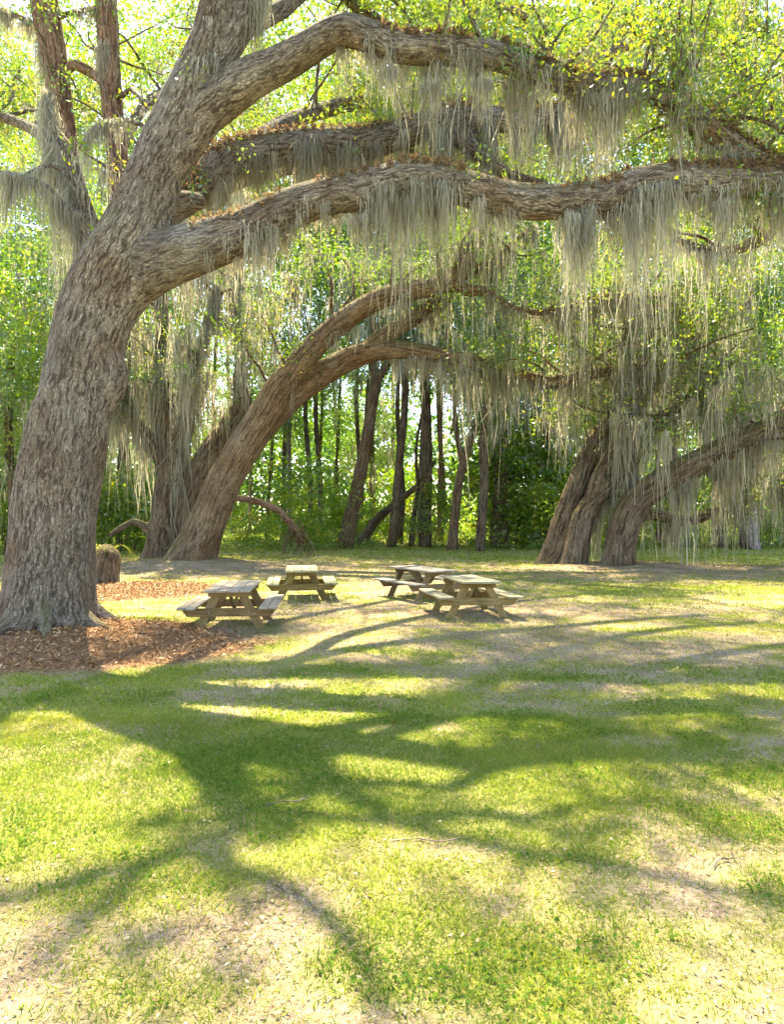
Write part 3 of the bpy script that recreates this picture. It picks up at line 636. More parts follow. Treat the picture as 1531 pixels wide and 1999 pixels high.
ms = [(sp['A'], 60, 0.55, 0.12, 0.3), (sp['A'], 250, 1.2, 0.28, 1.0), (sp['C'], 190, 1.15, 0.3, 1.0), (sp['B'], 290, 1.15, 0.15, 1.0), (sp['B2'], 40, 0.7, 0, 1), (sp['L'], 230, 1.7, 0.12, 0.97), (sp['leadR'], 60, 0.9, 0.4, 1.0), (sp['trunk'], 30, 0.8, 0.8, 1.0), (sp['LA'], 50, 0.8, 0.4, 0.9), (sp['LB'], 30, 0.8, 0.25, 0.9)]
ms += [(spline(tw[0], .1), 60, 1.5, 0.1, 1.0), (spline(tw[1], .1), 30, 1.0, 0, 1), (spline(tw[2], .1), 20, 0.8, 0, 1), (spline(tw[3], .1), 45, 1.1, 0, 1), (spline(tw[5], .1), 30, 0.9, 0, 1), (spline(tw[6], .1), 30, 0.7, 0, 1)]
for (px, py, dd, ln) in ((515, 440, D - .35, 1.75), (1130, 420, D - .6, 2.1), (1128, 410, D - .5, 1.6), (868, 255, D + 2.4, .9), (600, 270, D + 2.3, 1.3), (840, 160, D - .6, 1.2), (1180, 190, D - .6, 1.3), (1190, 180, D - .5, 1.5), (940, 150, D - .6, 1.1), (1250, 400, D - .6, 1.6), (1420, 390, D - .7, 1.4), (750, 130, D - .5, 1.0), (700, 420, D - .4, .8)):
    S_ = spline(LP((px - 14, py, dd, 8), (px + 14, py, dd, 8)), .05); ms.append((S_, 12, ln, 0, 1))
for k_, n_, l0, l1 in (('A', 22, .9, 2.0), ('C', 14, .8, 1.5), ('B', 16, 1.0, 2.2)):
    for _ in range(n_):
        q_ = sp[k_][int(rng.uniform(.3, .98) * (len(sp[k_]) - 1))]; c_ = q_[:3] + np.array([0, rng.uniform(-.9, .9) * q_[3], -q_[3] * .55])
        ms.append((np.array([(*(c_ - [.06, 0, 0]), .05), (*c_, .05), (*(c_ + [.06, 0, 0]), .05)]), 5, rng.uniform(l0, l1), 0, 1))
def lit_gap(c):
    """the crown is thin over the open lawn: fewer leaves where they would shade it"""
    sy = c[:, 1] - 0.56 * c[:, 2]; sx = c[:, 0] + 0.14 * c[:, 2]
    k = np.where(sy > 8.2, 0.95, np.where(sx > 0.8, 0.7, 0.22)); k = np.where(sy < 4.4, 0.2, k)
    return rng.random(len(c)) < k
tree_parts(rt, rng, None, M['leaf_oak'], M['bark_oak'], tw, ms, 80, 0.088, 0.27, 0.6, strand_w=0.0095, strand_n=28, seg=4, hank_spread=0.06, moss_on_twigs=(1.4, 0.9), leaf_filter=lit_gap)
fern_on(rng, rt, [(sp['A'], 16000, 0.36, 1.0), (sp['A'], 2500, 0.12, 0.36), (sp['B'], 12000, 0.1, 1.0), (sp['C'], 12000, 0.34, 1.0)], 0.09)
# fresh sprigs sprouting straight from the bark
spr = np.array([P(*p) for p in ((480, 290, D - .3), (390, 350, D - .55), (382, 370, D - .55), (695, 292, D + 2.2), (925, 320, D - .6), (950, 300, D - .6), (1000, 325, D - .6), (1010, 90, D - .75), (990, 130, D - .75), (1020, 160, D - .75), (1000, 60, D - .7), (1115, 345, D - .7), (1490, 385, D - .8), (185, 470, D - .3), (370, 135, D - .6), (1270, 190, D - .7), (1290, 160, D - .7), (1240, 200, D - .7))])
V, F, t = leaf_clusters(rng, spr, 26, 0.12, 0.085, 0.4, 0.5, 0.1, 1.0)
part('sprigs', mesh_np('sprigs', V, F, M['leaf_oak'], {'tint': t}), rt, 'stuff')

# ------------------------------------------------------------------ leaning oaks in the middle distance
def oak(label, baserow, limbs, mat, sides, voxel, seed, flare, twl, moss, leafk, name='live_oak', group='live oaks', **kw):
    r_ = np.random.default_rng(seed)
    b = limbs[0][1, :3].copy(); b[2] = float(gz(b[0], b[1]))
    root = root_at(name, label, 'tree', b, group)
    part('trunk', remeshed('trunk', limbs, mat, voxel, 3, 20, 0.07, flare, seed, 0.3), root)
    S = [spline(l, 0.25) for l in limbs]
    twigs = []
    for (k, n, ln, t0, t1, up, out) in twl: twigs += grow(r_, S[k], n, ln, t0, t1, up, out, 0.07)
    sub = []
    for w in twigs: sub += grow(r_, spline(w, .2), kw.get('subs', 2), 1.5, 0.4, 1.0, 0.1, None, 0.03, 0.3)
    tree_parts(root, r_, None, M['leaf_mid'], mat, twigs + sub, [(S[k], n, ln, t0, t1) for (k, n, ln, t0, t1) in moss], leafk[0], leafk[1], leafk[2], leafk[3], 4, kw.get('sw', 0.028), kw.get('sn', 12), 3, 0.11, kw.get('mt', (3.0, 1.3)), leaf_along=kw.get('la', 3))
    return root, S, r_

d2 = 27.0
o2a = LP((368, 1115, d2, 50), (376, 1092, d2, 46), (400, 1030, d2, 38), (432, 950, d2, 35), (472, 880, d2, 33), (520, 800, d2, 30), (570, 725, d2, 26), (625, 665, d2, 23), (690, 612, d2, 21), (760, 577, d2, 20), (840, 560, d2, 19), (885, 545, d2, 18), (908, 508, d2 - .2, 17), (935, 460, d2 - .4, 15), (968, 412, d2 - .5, 13), (1010, 350, d2 - .5, 10), (1040, 260, d2, 6))
o2b = LP((470, 895, d2 + .2, 26), (510, 838, d2 + .5, 27), (570, 772, d2 + .8, 27), (630, 728, d2 + .9, 25), (690, 697, d2 + .9, 22), (760, 683, d2 + .9, 19), (840, 690, d2 + .8, 16), (920, 708, d2 + .6, 15), (1000, 728, d2 + .5, 13), (1080, 746, d2 + .4, 13), (1130, 735, d2 + .3, 13), (1200, 722, d2 + .2, 11), (1290, 714, d2, 9), (1360, 690, d2 - .2, 6))
o2c = LP((870, 552, d2, 14), (920, 568, d2 - .1, 12), (950, 568, d2 - .2, 10), (1000, 600, d2 - .3, 7), (1060, 610, d2 - .4, 7), (1120, 600, d2 - .4, 7), (1200, 578, d2 - .4, 6), (1290, 580, d2 - .4, 5), (1360, 550, d2 - .4, 4))
o2d = LP((710, 690, d2 + .9, 18), (760, 650, d2 + 1.2, 18), (820, 612, d2 + 1.5, 15), (880, 560, d2 + 2, 12), (920, 480, d2 + 2.3, 10), (930, 380, d2 + 2.4, 8))
o2e = LP((895, 540, d2, 11), (940, 520, d2 + .1, 9), (985, 488, d2 + .2, 7), (1040, 440, d2 + .3, 5))
oak('leaning live oak with broad ochre trunk bending over behind the picnic tables', 1092, [o2a, o2b, o2c, o2d, o2e], M['bark_lean'], 20, 0.1, 11, (0.5, 0.25, 4),
    [(0, 14, 5.0, 0.55, 1.0, 0.8, (0, 0.2, 0)), (1, 10, 3.4, 0.5, 1.0, 0.6, None), (2, 8, 3.0, 0.4, 1.0, 0.5, None), (3, 10, 4.0, 0.4, 1.0, 0.7, None), (0, 6, 4.0, 0.3, 0.6, 0.9, (-.4, 0.3, 0)), (0, 5, 4.5, 0.7, 1.0, 0.9, (0.3, -0.6, 0)), (1, 6, 3.5, 0.6, 1.0, 0.8, (0.2, -0.7, 0))],
    [(0, 60, 0.8, 0.45, 1.0), (1, 380, 1.6, 0.4, 1.0), (2, 220, 1.9, 0.2, 1.0), (3, 100, 1.5, 0.3, 1.0), (4, 70, 1.6, .1, 1)], (38, 0.15, 0.5, 0.5), mt=(1.8, 1.5), subs=3)

d3 = 30.0
o3a = LP((308, 1110, d3, 36), (315, 1085, d3, 34), (322, 1010, d3, 28), (330, 930, d3, 25), (335, 870, d3, 22), (325, 790, d3, 16), (312, 700, d3, 12), (320, 600, d3, 9), (300, 500, d3, 6))
o3b = LP((340, 1060, d3 + .3, 24), (362, 985, d3 + .3, 26), (400, 905, d3 + .3, 26), (442, 840, d3 + .3, 23), (474, 792, d3 + .3, 19), (466, 740, d3 + .3, 12), (472, 660, d3 + .3, 8), (460, 580, d3 + .3, 6), (475, 480, d3 + .3, 5))
o3c = LP((325, 930, d3, 16), (300, 868, d3 - .2, 12), (268, 822, d3 - .3, 10), (246, 780, d3 - .4, 8), (235, 700, d3 - .4, 6), (250, 620, d3 - .4, 4))
o3d = LP((338, 900, d3, 14), (360, 820, d3 - .2, 12), (372, 740, d3 - .3, 9), (395, 650, d3 - .3, 7), (420, 560, d3 - .3, 5))
o3e = LP((305, 1045, d3 - .1, 10), (285, 1030, d3 - .3, 9), (262, 1018, d3 - .5, 8), (238, 1030, d3 - .8, 7), (212, 1046, d3 - 1.1, 5))
r3, S3, g3 = oak('moss shrouded live oak with scarred base beside the leaning oak', 1085, [o3a, o3b, o3c, o3d, o3e], M['bark_dark'], 18, 0.1, 12, (0.5, 0.3, 4),
    [(0, 9, 3.5, 0.45, 1.0, 0.5, None), (1, 9, 3.5, 0.6, 1.0, 0.5, None), (2, 6, 2.5, 0.4, 1.0, 0.3, None), (3, 8, 3.0, 0.3, 1.0, 0.5, None)],
    [(0, 260, 2.4, 0.25, 1.0), (1, 120, 2.0, 0.5, 1.0), (2, 160, 2.4, 0.2, 1.0), (3, 180, 2.4, 0.1, 1.0)], (24, 0.15, 0.4, 0.45), mt=(8.0, 2.6))
# the healed scar at its foot: a raised lip round a hollow
def ring_path(px, py, d, rx, ry, r, n=18):
    out = []
    for k in range(n + 1):
        a = 2 * math.pi * k / n
        p = P(px + rx * math.cos(a) * (1 - .25 * math.sin(a)), py - ry * math.sin(a), d); out.append((*p, r))
    return np.array(out)
part('scar_lip', tubes_mesh('scar_lip', [ring_path(321, 1050, d3 - .62, 14, 24, 0.11)], M['bark_dark'], 8, 0.1, 0.12, seed=3), r3)

d4 = 26.0
r1a = LP((1202, 1125, d4, 36), (1207, 1106, d4, 33), (1216, 1040, d4, 30), (1243, 980, d4, 29), (1290, 942, d4, 27), (1340, 915, d4, 26), (1390, 890, d4, 24), (1440, 866, d4, 24), (1500, 838, d4 - .3, 24), (1560, 805, d4 - .6, 22), (1640, 750, d4 - 1, 18), (1720, 660, d4 - 1.4, 12))
r1b = LP((1215, 1015, d4 + .2, 14), (1262, 1004, d4 + 1, 12), (1305, 1010, d4 + 1.6, 12), (1345, 1016, d4 + 2, 12), (1400, 996, d4 + 2.2, 10), (1450, 962, d4 + 2.3, 8), (1500, 948, d4 + 2.3, 7), (1560, 940, d4 + 2.3, 6))
r1c = LP((1380, 900, d4 + .3, 14), (1405, 930, d4 + 1.2, 11), (1440, 938, d4 + 1.6, 11), (1490, 942, d4 + 1.8, 11), (1545, 940, d4 + 2, 10), (1620, 920, d4 + 2.2, 7))
r1d = LP((1390, 925, d4 + .6, 6), (1440, 908, d4 + .6, 6), (1490, 895, d4 + .5, 5), (1545, 875, d4 + .4, 4))
oak('stout live oak with grey trunk curving low over the lawn, front of the three', 1106, [r1a, r1b, r1c, r1d], M['bark_dark'], 18, 0.1, 13, (0.4, 0.2, 5),
    [(0, 14, 3.6, 0.45, 1.0, 0.8, (0, .1, 0)), (0, 8, 4.5, 0.5, 1.0, 0.8, (-.3, -.9, 0)), (1, 5, 2.0, 0.5, 1.0, 0.3, None), (2, 5, 2.0, 0.3, 1.0, 0.3, None)],
    [(0, 200, 2.0, 0.35, 0.95), (1, 120, 1.5, 0.3, 1.0), (2, 90, 1.4, 0.2, 1.0), (3, 50, 1.2, 0.2, 1)], (34, 0.15, 0.45, 0.5), mt=(5.5, 1.8))
r2a = LP((1114, 1122, d4 + 1, 30), (1120, 1102, d4 + 1, 27), (1132, 1040, d4 + 1, 24), (1150, 988, d4 + 1, 21), (1186, 952, d4 + 1, 16), (1225, 915, d4 + 1.2, 13), (1250, 850, d4 + 1.4, 11), (1290, 812, d4 + 1.4, 9), (1340, 790, d4 + 1.4, 9), (1395, 738, d4 + 1.4, 7), (1460, 690, d4 + 1.4, 5))
r2b = LP((1150, 990, d4 + 1, 16), (1172, 920, d4 + .8, 12), (1205, 860, d4 + .7, 10), (1220, 780, d4 + .7, 8), (1215, 680, d4 + .7, 6), (1240, 580, d4 + .7, 4))
oak('middle live oak of the three, moss hanging thick from its forked stem', 1102, [r2a, r2b], M['bark_dark'], 16, 0.1, 14, (0.4, 0.25, 4),
    [(0, 12, 3.6, 0.4, 1.0, 0.6, None), (1, 12, 3.6, 0.3, 1.0, 0.6, None)],
    [(0, 200, 2.0, 0.35, 1.0), (1, 220, 2.6, 0.2, 1.0)], (18, 0.15, 0.45, 0.6), mt=(3.6, 2.2))
r3a = LP((1064, 1118, d4 + 1.8, 27), (1074, 1098, d4 + 1.8, 25), (1096, 1035, d4 + 1.8, 23), (1117, 975, d4 + 1.8, 22), (1142, 910, d4 + 1.8, 21), (1172, 850, d4 + 1.8, 19), (1206, 798, d4 + 1.8, 17), (1242, 748, d4 + 1.9, 14), (1275, 700, d4 + 2, 11), (1320, 645, d4 + 2.2, 9), (1370, 570, d4 + 2.4, 7), (1400, 470, d4 + 2.6, 5))
r3b = LP((1078, 1112, d4 + 1.4, 18), (1088, 1092, d4 + 1.4, 17), (1115, 1045, d4 + 1.4, 15), (1145, 1005, d4 + 1.5, 13), (1180, 960, d4 + 1.7, 11), (1205, 900, d4 + 2, 9))
oak('slanting double stemmed live oak behind the other two, next to the dark woods', 1098, [r3a, r3b], M['bark_dark'], 16, 0.1, 15, (0.4, 0.2, 4),
    [(0, 20, 4.0, 0.4, 1.0, 0.6, None), (1, 6, 2.5, 0.5, 1.0, 0.6, None)],
    [(0, 260, 2.6, 0.3, 1.0), (1, 60, 1.6, 0.5, 1.0)], (18, 0.15, 0.45, 0.6), mt=(3.4, 2.1))

# big tree whose crown hangs in from the upper right: a trunk just beyond the right edge
rr_ = np.random.default_rng(31)
ov_a = LP((1760, 1120, 20, 60), (1750, 1095, 20, 52), (1730, 900, 20, 46), (1700, 700, 20, 42), (1640, 520, 20, 36), (1560, 400, 19.5, 28), (1480, 470, 19, 14), (1400, 490, 19, 10), (1310, 465, 19, 7))
ov_b = LP((1650, 540, 20, 28), (1600, 380, 20, 26), (1520, 230, 20, 22), (1420, 120, 19.5, 16), (1320, 60, 19, 11), (1200, 30, 18.5, 7))
ov_c = LP((1600, 400, 20, 18), (1560, 200, 21, 16), (1480, 60, 22, 12), (1360, -60, 23, 8))
oak('live oak beside the lawn whose boughs reach in high at the right edge', 1095, [ov_a, ov_b, ov_c], M['bark_dark'], 16, 0.1, 16, (0.5, 0.2, 5),
    [(1, 26, 3.4, 0.35, 1.0, 0.3, (-.3, 0, 0)), (2, 20, 3.4, 0.3, 1.0, 0.2, (-.3, 0, 0)), (0, 14, 3.0, 0.5, 1.0, 0.2, (-.3, 0, 0))],
    [(0, 120, 1.3, 0.5, 1.0), (1, 160, 1.2, 0.3, 1.0)], (48, 0.11, 0.36, 0.62), sw=.026, mt=(2.0, .9))

# ------------------------------------------------------------------ woods behind: named trunks and generic trees
def crown_mesh(seed, R, H, ncl, nleaf, spread, size, mat, tint, low=0.0):
    r_ = np.random.default_rng(seed)
    v = r_.normal(0, 1, (ncl, 3)); v /= np.linalg.norm(v, axis=1)[:, None]
    rad = r_.uniform(0.35, 1.0, ncl) ** 0.6
    c = v * rad[:, None] * np.array([R, R, H / 2]); c[:, 2] += H / 2
    lob = 1 + 0.35 * (fbm(np.arctan2(v[:, 1], v[:, 0]) * 1.3 + 5, v[:, 2] * 2, seed, 2) - 0.5) * 2
    c[:, :2] *= lob[:, None]
    V, F, t = leaf_clusters(r_, c, nleaf, spread, size, 0.55, tint, 0.18)
    return mesh_np('crown', V, F, mat, {'tint': t})
def moss_mesh(seed, R, H, n, ln):
    r_ = np.random.default_rng(seed)
    a = r_.uniform(-1, 1, (n, 3)) * np.array([R * .8, R * .8, H * .45]); a[:, 2] += H * .45
    V, F, t = moss_hanks(r_, a, ln * r_.uniform(.3, 1.2, n), 9, 0.14, 0.06, 3); return mesh_np('hanging_moss', V, F, M['moss'], {'tint': t})
BIG = [crown_mesh(180 + k, 5.5, 15.0, 310, 60, 0.6, 0.21, M['leaf_far'], 0.48 + 0.07 * k) for k in range(3)]
CROWNS = [crown_mesh(100 + k, 3.6, 9.0, 110, 46, 0.55, 0.2, M['leaf_far'], 0.42 + 0.05 * (k % 4)) for k in range(5)]
TALL = [crown_mesh(120 + k, 2.6, 12.0, 100, 44, 0.5, 0.2, M['leaf_far'], 0.4 + 0.06 * k) for k in range(3)]
MOSSY = [moss_mesh(140 + k, 3.2, 9.0, 90, 2.2) for k in range(3)]
SHRUB = [crown_mesh(160 + k, 1.3, 2.4, 46, 60, 0.26, 0.13, M['leaf_shrub'], 0.5 + 0.06 * (k % 3)) for k in range(4)]
SAPL = [crown_mesh(170 + k, 1.7, 4.2, 56, 60, 0.36, 0.16, M['leaf_shrub'], 0.42 + 0.06 * k) for k in range(3)]
wrng = np.random.default_rng(5)
def wood_tree(label, rows, d, mat, crown=None, cscale=1.0, cz=None, mossk=None, group=None, name='forest_tree', forks=(), dz=0.0):
    limbs = [LP(*[(px, py, d + i * dz, r) for i, (px, py, r) in enumerate(rows)])] + [LP(*[(px, py, d, r) for (px, py, r) in f]) for f in forks]
    b = limbs[0][0, :3].copy(); b[2] = float(gz(b[0], b[1])); limbs[0][0, 2] = b[2] - 0.15
    root = root_at(name, label, 'tree', b, group)
    part('trunk', tubes_mesh('trunk', limbs, mat, 9, 0.09, 0.7, None, (0.5, 0.18, 4), int(wrng.integers(0, 99))), root)
    if crown is not None:
        t = limbs[0][-1, :3] - b
        c = obj('crown', crown, root, (t[0], t[1], t[2] - 3.0 * cscale if cz is None else cz), 'stuff'); c.scale = (cscale,) * 3; c.rotation_euler = (0, 0, wrng.uniform(0, 6.28))
        if mossk is not None:
            c2 = obj('hanging_moss', MOSSY[mossk], root, c.location, 'stuff'); c2.scale = (cscale,) * 3; c2.rotation_euler = (0, 0, wrng.uniform(0, 6.28))
    return root
dk, pn, ln_ = M['bark_dark'], M['bark_pine'], M['bark_lean']
wood_tree('slanting bare tree trunk forking under the arched bough behind the tables', [(672, 1068, 17), (682, 1020, 15), (700, 940, 13), (716, 860, 12), (728, 780, 11), (738, 728, 11)], 42, ln_, CROWNS[0], 1.1, 10.5, 0, forks=([(736, 745, 9), (726, 705, 7), (728, 640, 5), (715, 560, 4)], [(738, 740, 9), (758, 708, 7), (775, 680, 6), (790, 600, 4)]))
wood_tree('low dark bole leaning away beside the slanting forked trunk', [(702, 1060, 11), (730, 1020, 9), (770, 985, 7), (815, 948, 5), (850, 900, 3)], 46, dk)
wood_tree('slim dark trunk rising straight between two thicker trunks behind the gap', [(764, 1066, 9), (772, 990, 8), (780, 900, 8), (790, 800, 7), (792, 690, 6), (800, 560, 5)], 43, dk, CROWNS[1], 0.9, 11, 1)
wood_tree('ivy dark pine trunk standing straight in the middle of the woods', [(830, 1068, 13), (832, 1000, 12), (834, 880, 11), (830, 740, 10), (826, 560, 9), (828, 380, 7)], 43.5, dk, TALL[0], 1.1, 9.5)
wood_tree('thin crooked stem close against the ivy dark pine', [(803, 1067, 6), (808, 1010, 5), (816, 950, 4), (812, 880, 3), (825, 800, 2.5)], 44, dk)
wood_tree('thin pinkish pine pole in the gap behind the tables', [(857, 1056, 5), (859, 980, 5), (861, 850, 4), (860, 700, 4), (862, 500, 3)], 54, M['bark_red'], TALL[1], 0.9)
wood_tree('forked brown tree sweeping up to the right behind the tables', [(884, 1074, 11), (888, 1010, 9), (897, 940, 9), (915, 870, 8), (938, 820, 7), (965, 790, 6), (1010, 740, 4)], 40, ln_, CROWNS[2], 0.9, 9.0, 2, forks=([(905, 905, 6), (894, 860, 5), (888, 800, 4.5), (886, 740, 4), (870, 640, 3)],))
wood_tree('short mossy trunk in the shade left of the thick mossy trunk', [(937, 1080, 10), (941, 1020, 9), (946, 950, 9), (944, 860, 8), (955, 760, 6)], 38.5, dk, CROWNS[3], 0.8, 6.5, 1)
wood_tree('thick dark mossy trunk at the edge of the shaded thicket', [(975, 1066, 19), (977, 1010, 17), (980, 930, 17), (977, 850, 15), (968, 770, 13), (960, 680, 10), (975, 560, 7)], 42.5, dk, CROWNS[4], 1.15, 7.5, 0, forks=([(985, 950, 6), (1010, 930, 5), (1040, 915, 3)],))
wood_tree('pale grey pine trunk standing in sunlight near the right edge', [(1472, 1076, 14), (1469, 1040, 12), (1467, 950, 11), (1466, 850, 10), (1462, 700, 10), (1460, 480, 8)], 40, pn, TALL[2], 1.0)
wood_tree('black trunk half hidden behind the pale grey pine', [(1453, 1075, 9), (1452, 1000, 8), (1455, 900, 7), (1450, 780, 6)], 42, dk, CROWNS[0], 0.8, 10)
wood_tree('reddish young pine behind the low bough of the stout oak', [(1288, 1066, 6), (1286, 1000, 5), (1285, 900, 5), (1283, 750, 4)], 46, M['bark_red'], TALL[0], 0.8)
wood_tree('dark trunk beside the reddish young pine', [(1311, 1062, 8), (1310, 1000, 7), (1308, 900, 6), (1312, 760, 5)], 47, dk, CROWNS[1], 0.8)
wood_tree('grey pine seen above the curved bough of the stout oak', [(1405, 1070, 9), (1400, 1000, 8), (1385, 880, 8), (1374, 790, 8), (1372, 640, 7), (1372, 500, 6)], 44, pn, TALL[1], 1.0)
wood_tree('grey pine rising behind the slanting double stemmed oak', [(1318, 1066, 8), (1316, 900, 8), (1312, 760, 7), (1310, 560, 6)], 52, pn, TALL[2], 1.0)
wood_tree('dark trunk with low crown far out by the left edge', [(18, 1050, 8), (22, 960, 7), (12, 860, 6), (20, 740, 5)], 40, dk, CROWNS[2], 1.1, 5.5)
wood_tree('thin pole tree between the great oak and the moss shrouded oak', [(248, 1050, 5), (250, 940, 5), (246, 820, 4), (252, 700, 3)], 45, dk, CROWNS[3], 0.9, 8)
wood_tree('trunk wrapped in leaves seen past the great oak trunk', [(233, 1058, 7), (232, 960, 6), (236, 840, 5), (230, 700, 5)], 42, dk, CROWNS[4], 0.9, 7)
gl = 'thin straight trunk among the far woods behind the leaning oak'
for i, px in enumerate((487, 520, 552, 566, 612, 648, 696)):
    dd = wrng.uniform(50, 66); row = HZ + CAM_H * F_PX / dd; r_ = wrng.uniform(3.0, 5.5)
    lean = wrng.uniform(-25, 35)
    wood_tree(gl, [(px, row, r_ * 1.2), (px + lean * .3, 960, r_), (px + lean * .7, 860, r_ * .9), (px + lean, 740, r_ * .8)], dd, dk if i % 3 else pn, (CROWNS + TALL)[i % 8], wrng.uniform(0.75, 1.05), wrng.uniform(5.5, 10), None, 'far thin trunks behind the leaning oak')
gl2 = 'far slender tree deep in the woods with a high leafy crown'
for i in range(24):
    dd = wrng.uniform(50, 84); px = CX + wrng.uniform(-900, 900)
    if 455 < px < 700 and dd < 66: dd += 14
    row = HZ + CAM_H * F_PX / dd; r_ = wrng.uniform(0.13, 0.3) * F_PX / dd; lean = wrng.uniform(-20, 20)
    wood_tree(gl2, [(px, row, r_ * 1.2), (px + lean * .2, row - 120, r_), (px + lean * .6, row - 260, r_ * .85), (px + lean, row - 400, r_ * .6)], dd, (dk, dk, pn, ln_)[i % 4], (CROWNS + TALL)[(i * 3) % 8], wrng.uniform(0.9, 1.5), wrng.uniform(5, 13), i % 3 if i % 2 else None, 'far woods trees')

for (lb, px, dd, k, sc_, cz_, mk) in (('broad dark crowned tree at the left edge behind the great oak', -60, 36, 0, 1.0, 2.5, 0), ('leafy tree filling the gap under the great oak fork', 60, 44, 1, 1.2, 4.0, 1),
        ('yellow green leafy tree at the left edge under the twin upright limbs', 20, 29, 2, 0.85, 6.0, 0), ('bushy tree crown low at the left edge', -90, 27, 1, 0.7, 3.0, 1), ('bright tall tree beyond the bend of the second bough', 1030, 53, 1, 1.7, 17, None), ('tall tree seen between the second bough and the low bough', 620, 52, 2, 1.7, 19.0, None), ('tall tree high over the three slanting oaks', 1300, 53, 0, 1.7, 18.0, None), ('tall tree high at the upper left between the twin limbs', 200, 52, 1, 1.7, 17.0, None), ('tall tree high beyond the top left limbs', -20, 50, 0, 1.6, 15.0, None), ('tall tree behind the top of the arching bough', 860, 56, 0, 1.8, 20.0, None),
        ('tall leafy tree behind the moss shrouded oak', 330, 52, 2, 1.3, 11, 2), ('tall leafy tree over the bend of the leaning oak', 600, 52, 0, 1.3, 11.0, 0), ('tall broad tree above the dark pine trunk', 780, 50, 1, 1.4, 12.0, 1),
        ('tall leafy tree beyond the forked brown tree', 960, 52, 2, 1.3, 11.0, 2), ('dense green tree above the shaded thicket', 1070, 43, 0, 1.0, 5.0, 0), ('leafy tree behind the three slanting oaks', 1240, 54, 1, 1.3, 8.0, 1),
        ('leafy tree behind the curved bough of the stout oak', 1400, 54, 2, 1.3, 8.0, 2), ('leafy tree at the right edge behind the pale pine', 1580, 44, 0, 1.2, 3.0, 0),
        ('very tall tree showing its top under the highest bough', 700, 58, 1, 1.7, 16.0, None), ('very tall tree high behind the second bough', 1130, 58, 2, 1.7, 16.0, None), ('very tall tree far behind the fork of the great oak', 420, 58, 0, 1.6, 15.0, None), ('very tall yellowish tree at the upper right behind the boughs', 1480, 56, 1, 1.7, 15.0, None)):
    row = HZ + CAM_H * F_PX / dd; r_ = 0.2 * F_PX / dd
    wood_tree(lb, [(px, row, r_ * 1.2), (px + 6, row - 100, r_), (px - 4, row - 260, r_ * .85), (px + 4, row - 420, r_ * .6)], dd, dk, BIG[k], sc_, cz_, mk)

def bush(label, px, row, d, k, sc, group, variants=SHRUB, name='shrub'):
    p = P(px, row, d); b = (p[0], p[1], float(gz(p[0], p[1])))
    root = thing(name, label, 'shrub', group, b)
    lim = [np.array([(0, 0, -.1, .03), (wrng.normal(0, .1), wrng.normal(0, .1), .6 * sc, .022), (wrng.normal(0, .3), wrng.normal(0, .3), 1.6 * sc, .01)]) for _ in range(3)]
    obj('stem', tubes_mesh('stem', lim, dk, 5, 0.05, 0.4), root)
    c = obj('foliage', variants[k % len(variants)], root, (0, 0, 0.15 * sc), 'stuff'); c.scale = (sc * wrng.uniform(.9, 1.3), sc * wrng.uniform(.9, 1.3), sc); c.rotation_euler = (0, 0, wrng.uniform(0, 6.28))
sl = 'leafy understorey shrub among the woodland trunks'
for i in range(34):
    dd = wrng.uniform(44, 70); px = CX + wrng.uniform(-900, 900)
    bush(sl, px, 1060, dd, i, wrng.uniform(0.5, 1.2), 'understorey shrubs')
for (px, d, s_, lb) in ((205, 36, 1.6, 'bright bushy shrub right behind the mossy stump'), (235, 38, 2.0, 'tall bright shrub between the stump and the scarred oak'), (262, 40, 1.7, 'bright shrub touching the broken side limb of the scarred oak'), (215, 40, 2.4, 'tallest bright bush showing past the edge of the great trunk'), (10, 36, 1.5, 'bright bush peeking out at the left of the great trunk'), (-40, 38, 1.8, 'bush cut by the left edge of the view')):
    bush(lb, px, 1060, d, int(px) % 4, s_, 'bushes behind the great oak')
for (px, d, s_, lb) in ((1010, 42, 1.5, 'dark leafy bush beside the thick mossy trunk'), (1040, 43, 1.7, 'dark leafy bush in the middle of the shaded thicket'), (1065, 44, 1.6, 'dark bush touching the foot of the slanting double oak'), (1020, 45, 2.0, 'tallest dark bush at the back of the shaded thicket')):
    bush(lb, px, 1065, d, int(px) % 3, s_, 'thicket bushes', SAPL)
for (px, d, s_, lb) in ((1500, 44, 1.3, 'bush in the shade right next to the pale grey pine'), (1531, 45, 1.6, 'bush at the right edge beyond the pale grey pine'), (1425, 46, 1.0, 'low bush between the two grey pines')):
    bush(lb, px, 1065, d, int(px) % 3, s_, 'bushes by the pale pine', SAPL)
for i in range(22):
    dd = wrng.uniform(48, 78); px = CX + wrng.uniform(-900, 900)
    bush('young broadleaf sapling deep in the woods', px, 1060, dd, i, wrng.uniform(0.9, 1.7), 'woodland saplings', SAPL, 'sapling')
for (px, d, s_, lb) in ((590, 40, 1.3, 'drooping leafy young tree over the end of the broken bough'), (850, 43, 1.0, 'young leafy tree between the dark pine and the forked brown tree'), (1140, 44, 1.3, 'young leafy tree glimpsed between the slanting oaks'), (1345, 43, 1.2, 'young leafy tree under the low bough at the right')):
    bush(lb, px, 1060, d, int(px) % 3, s_, 'young trees at the wood edge', SAPL, 'sapling')
# the far wood that reads as one mass
fr = np.random.default_rng(77); n = 4200
fc = np.stack([fr.uniform(-90, 90, n), fr.uniform(80, 112, n), np.where(fr.random(n) < .62, 15 * fr.random(n), 32 * fr.random(n))], 1)
V, F, t = leaf_clusters(fr, fc, 28, 1.2, 0.78, 0.6, 0.42, 0.22)
obj('far_forest', mesh_np('far_forest', V, F, M['leaf_far'], {'tint': t}), kind='stuff')
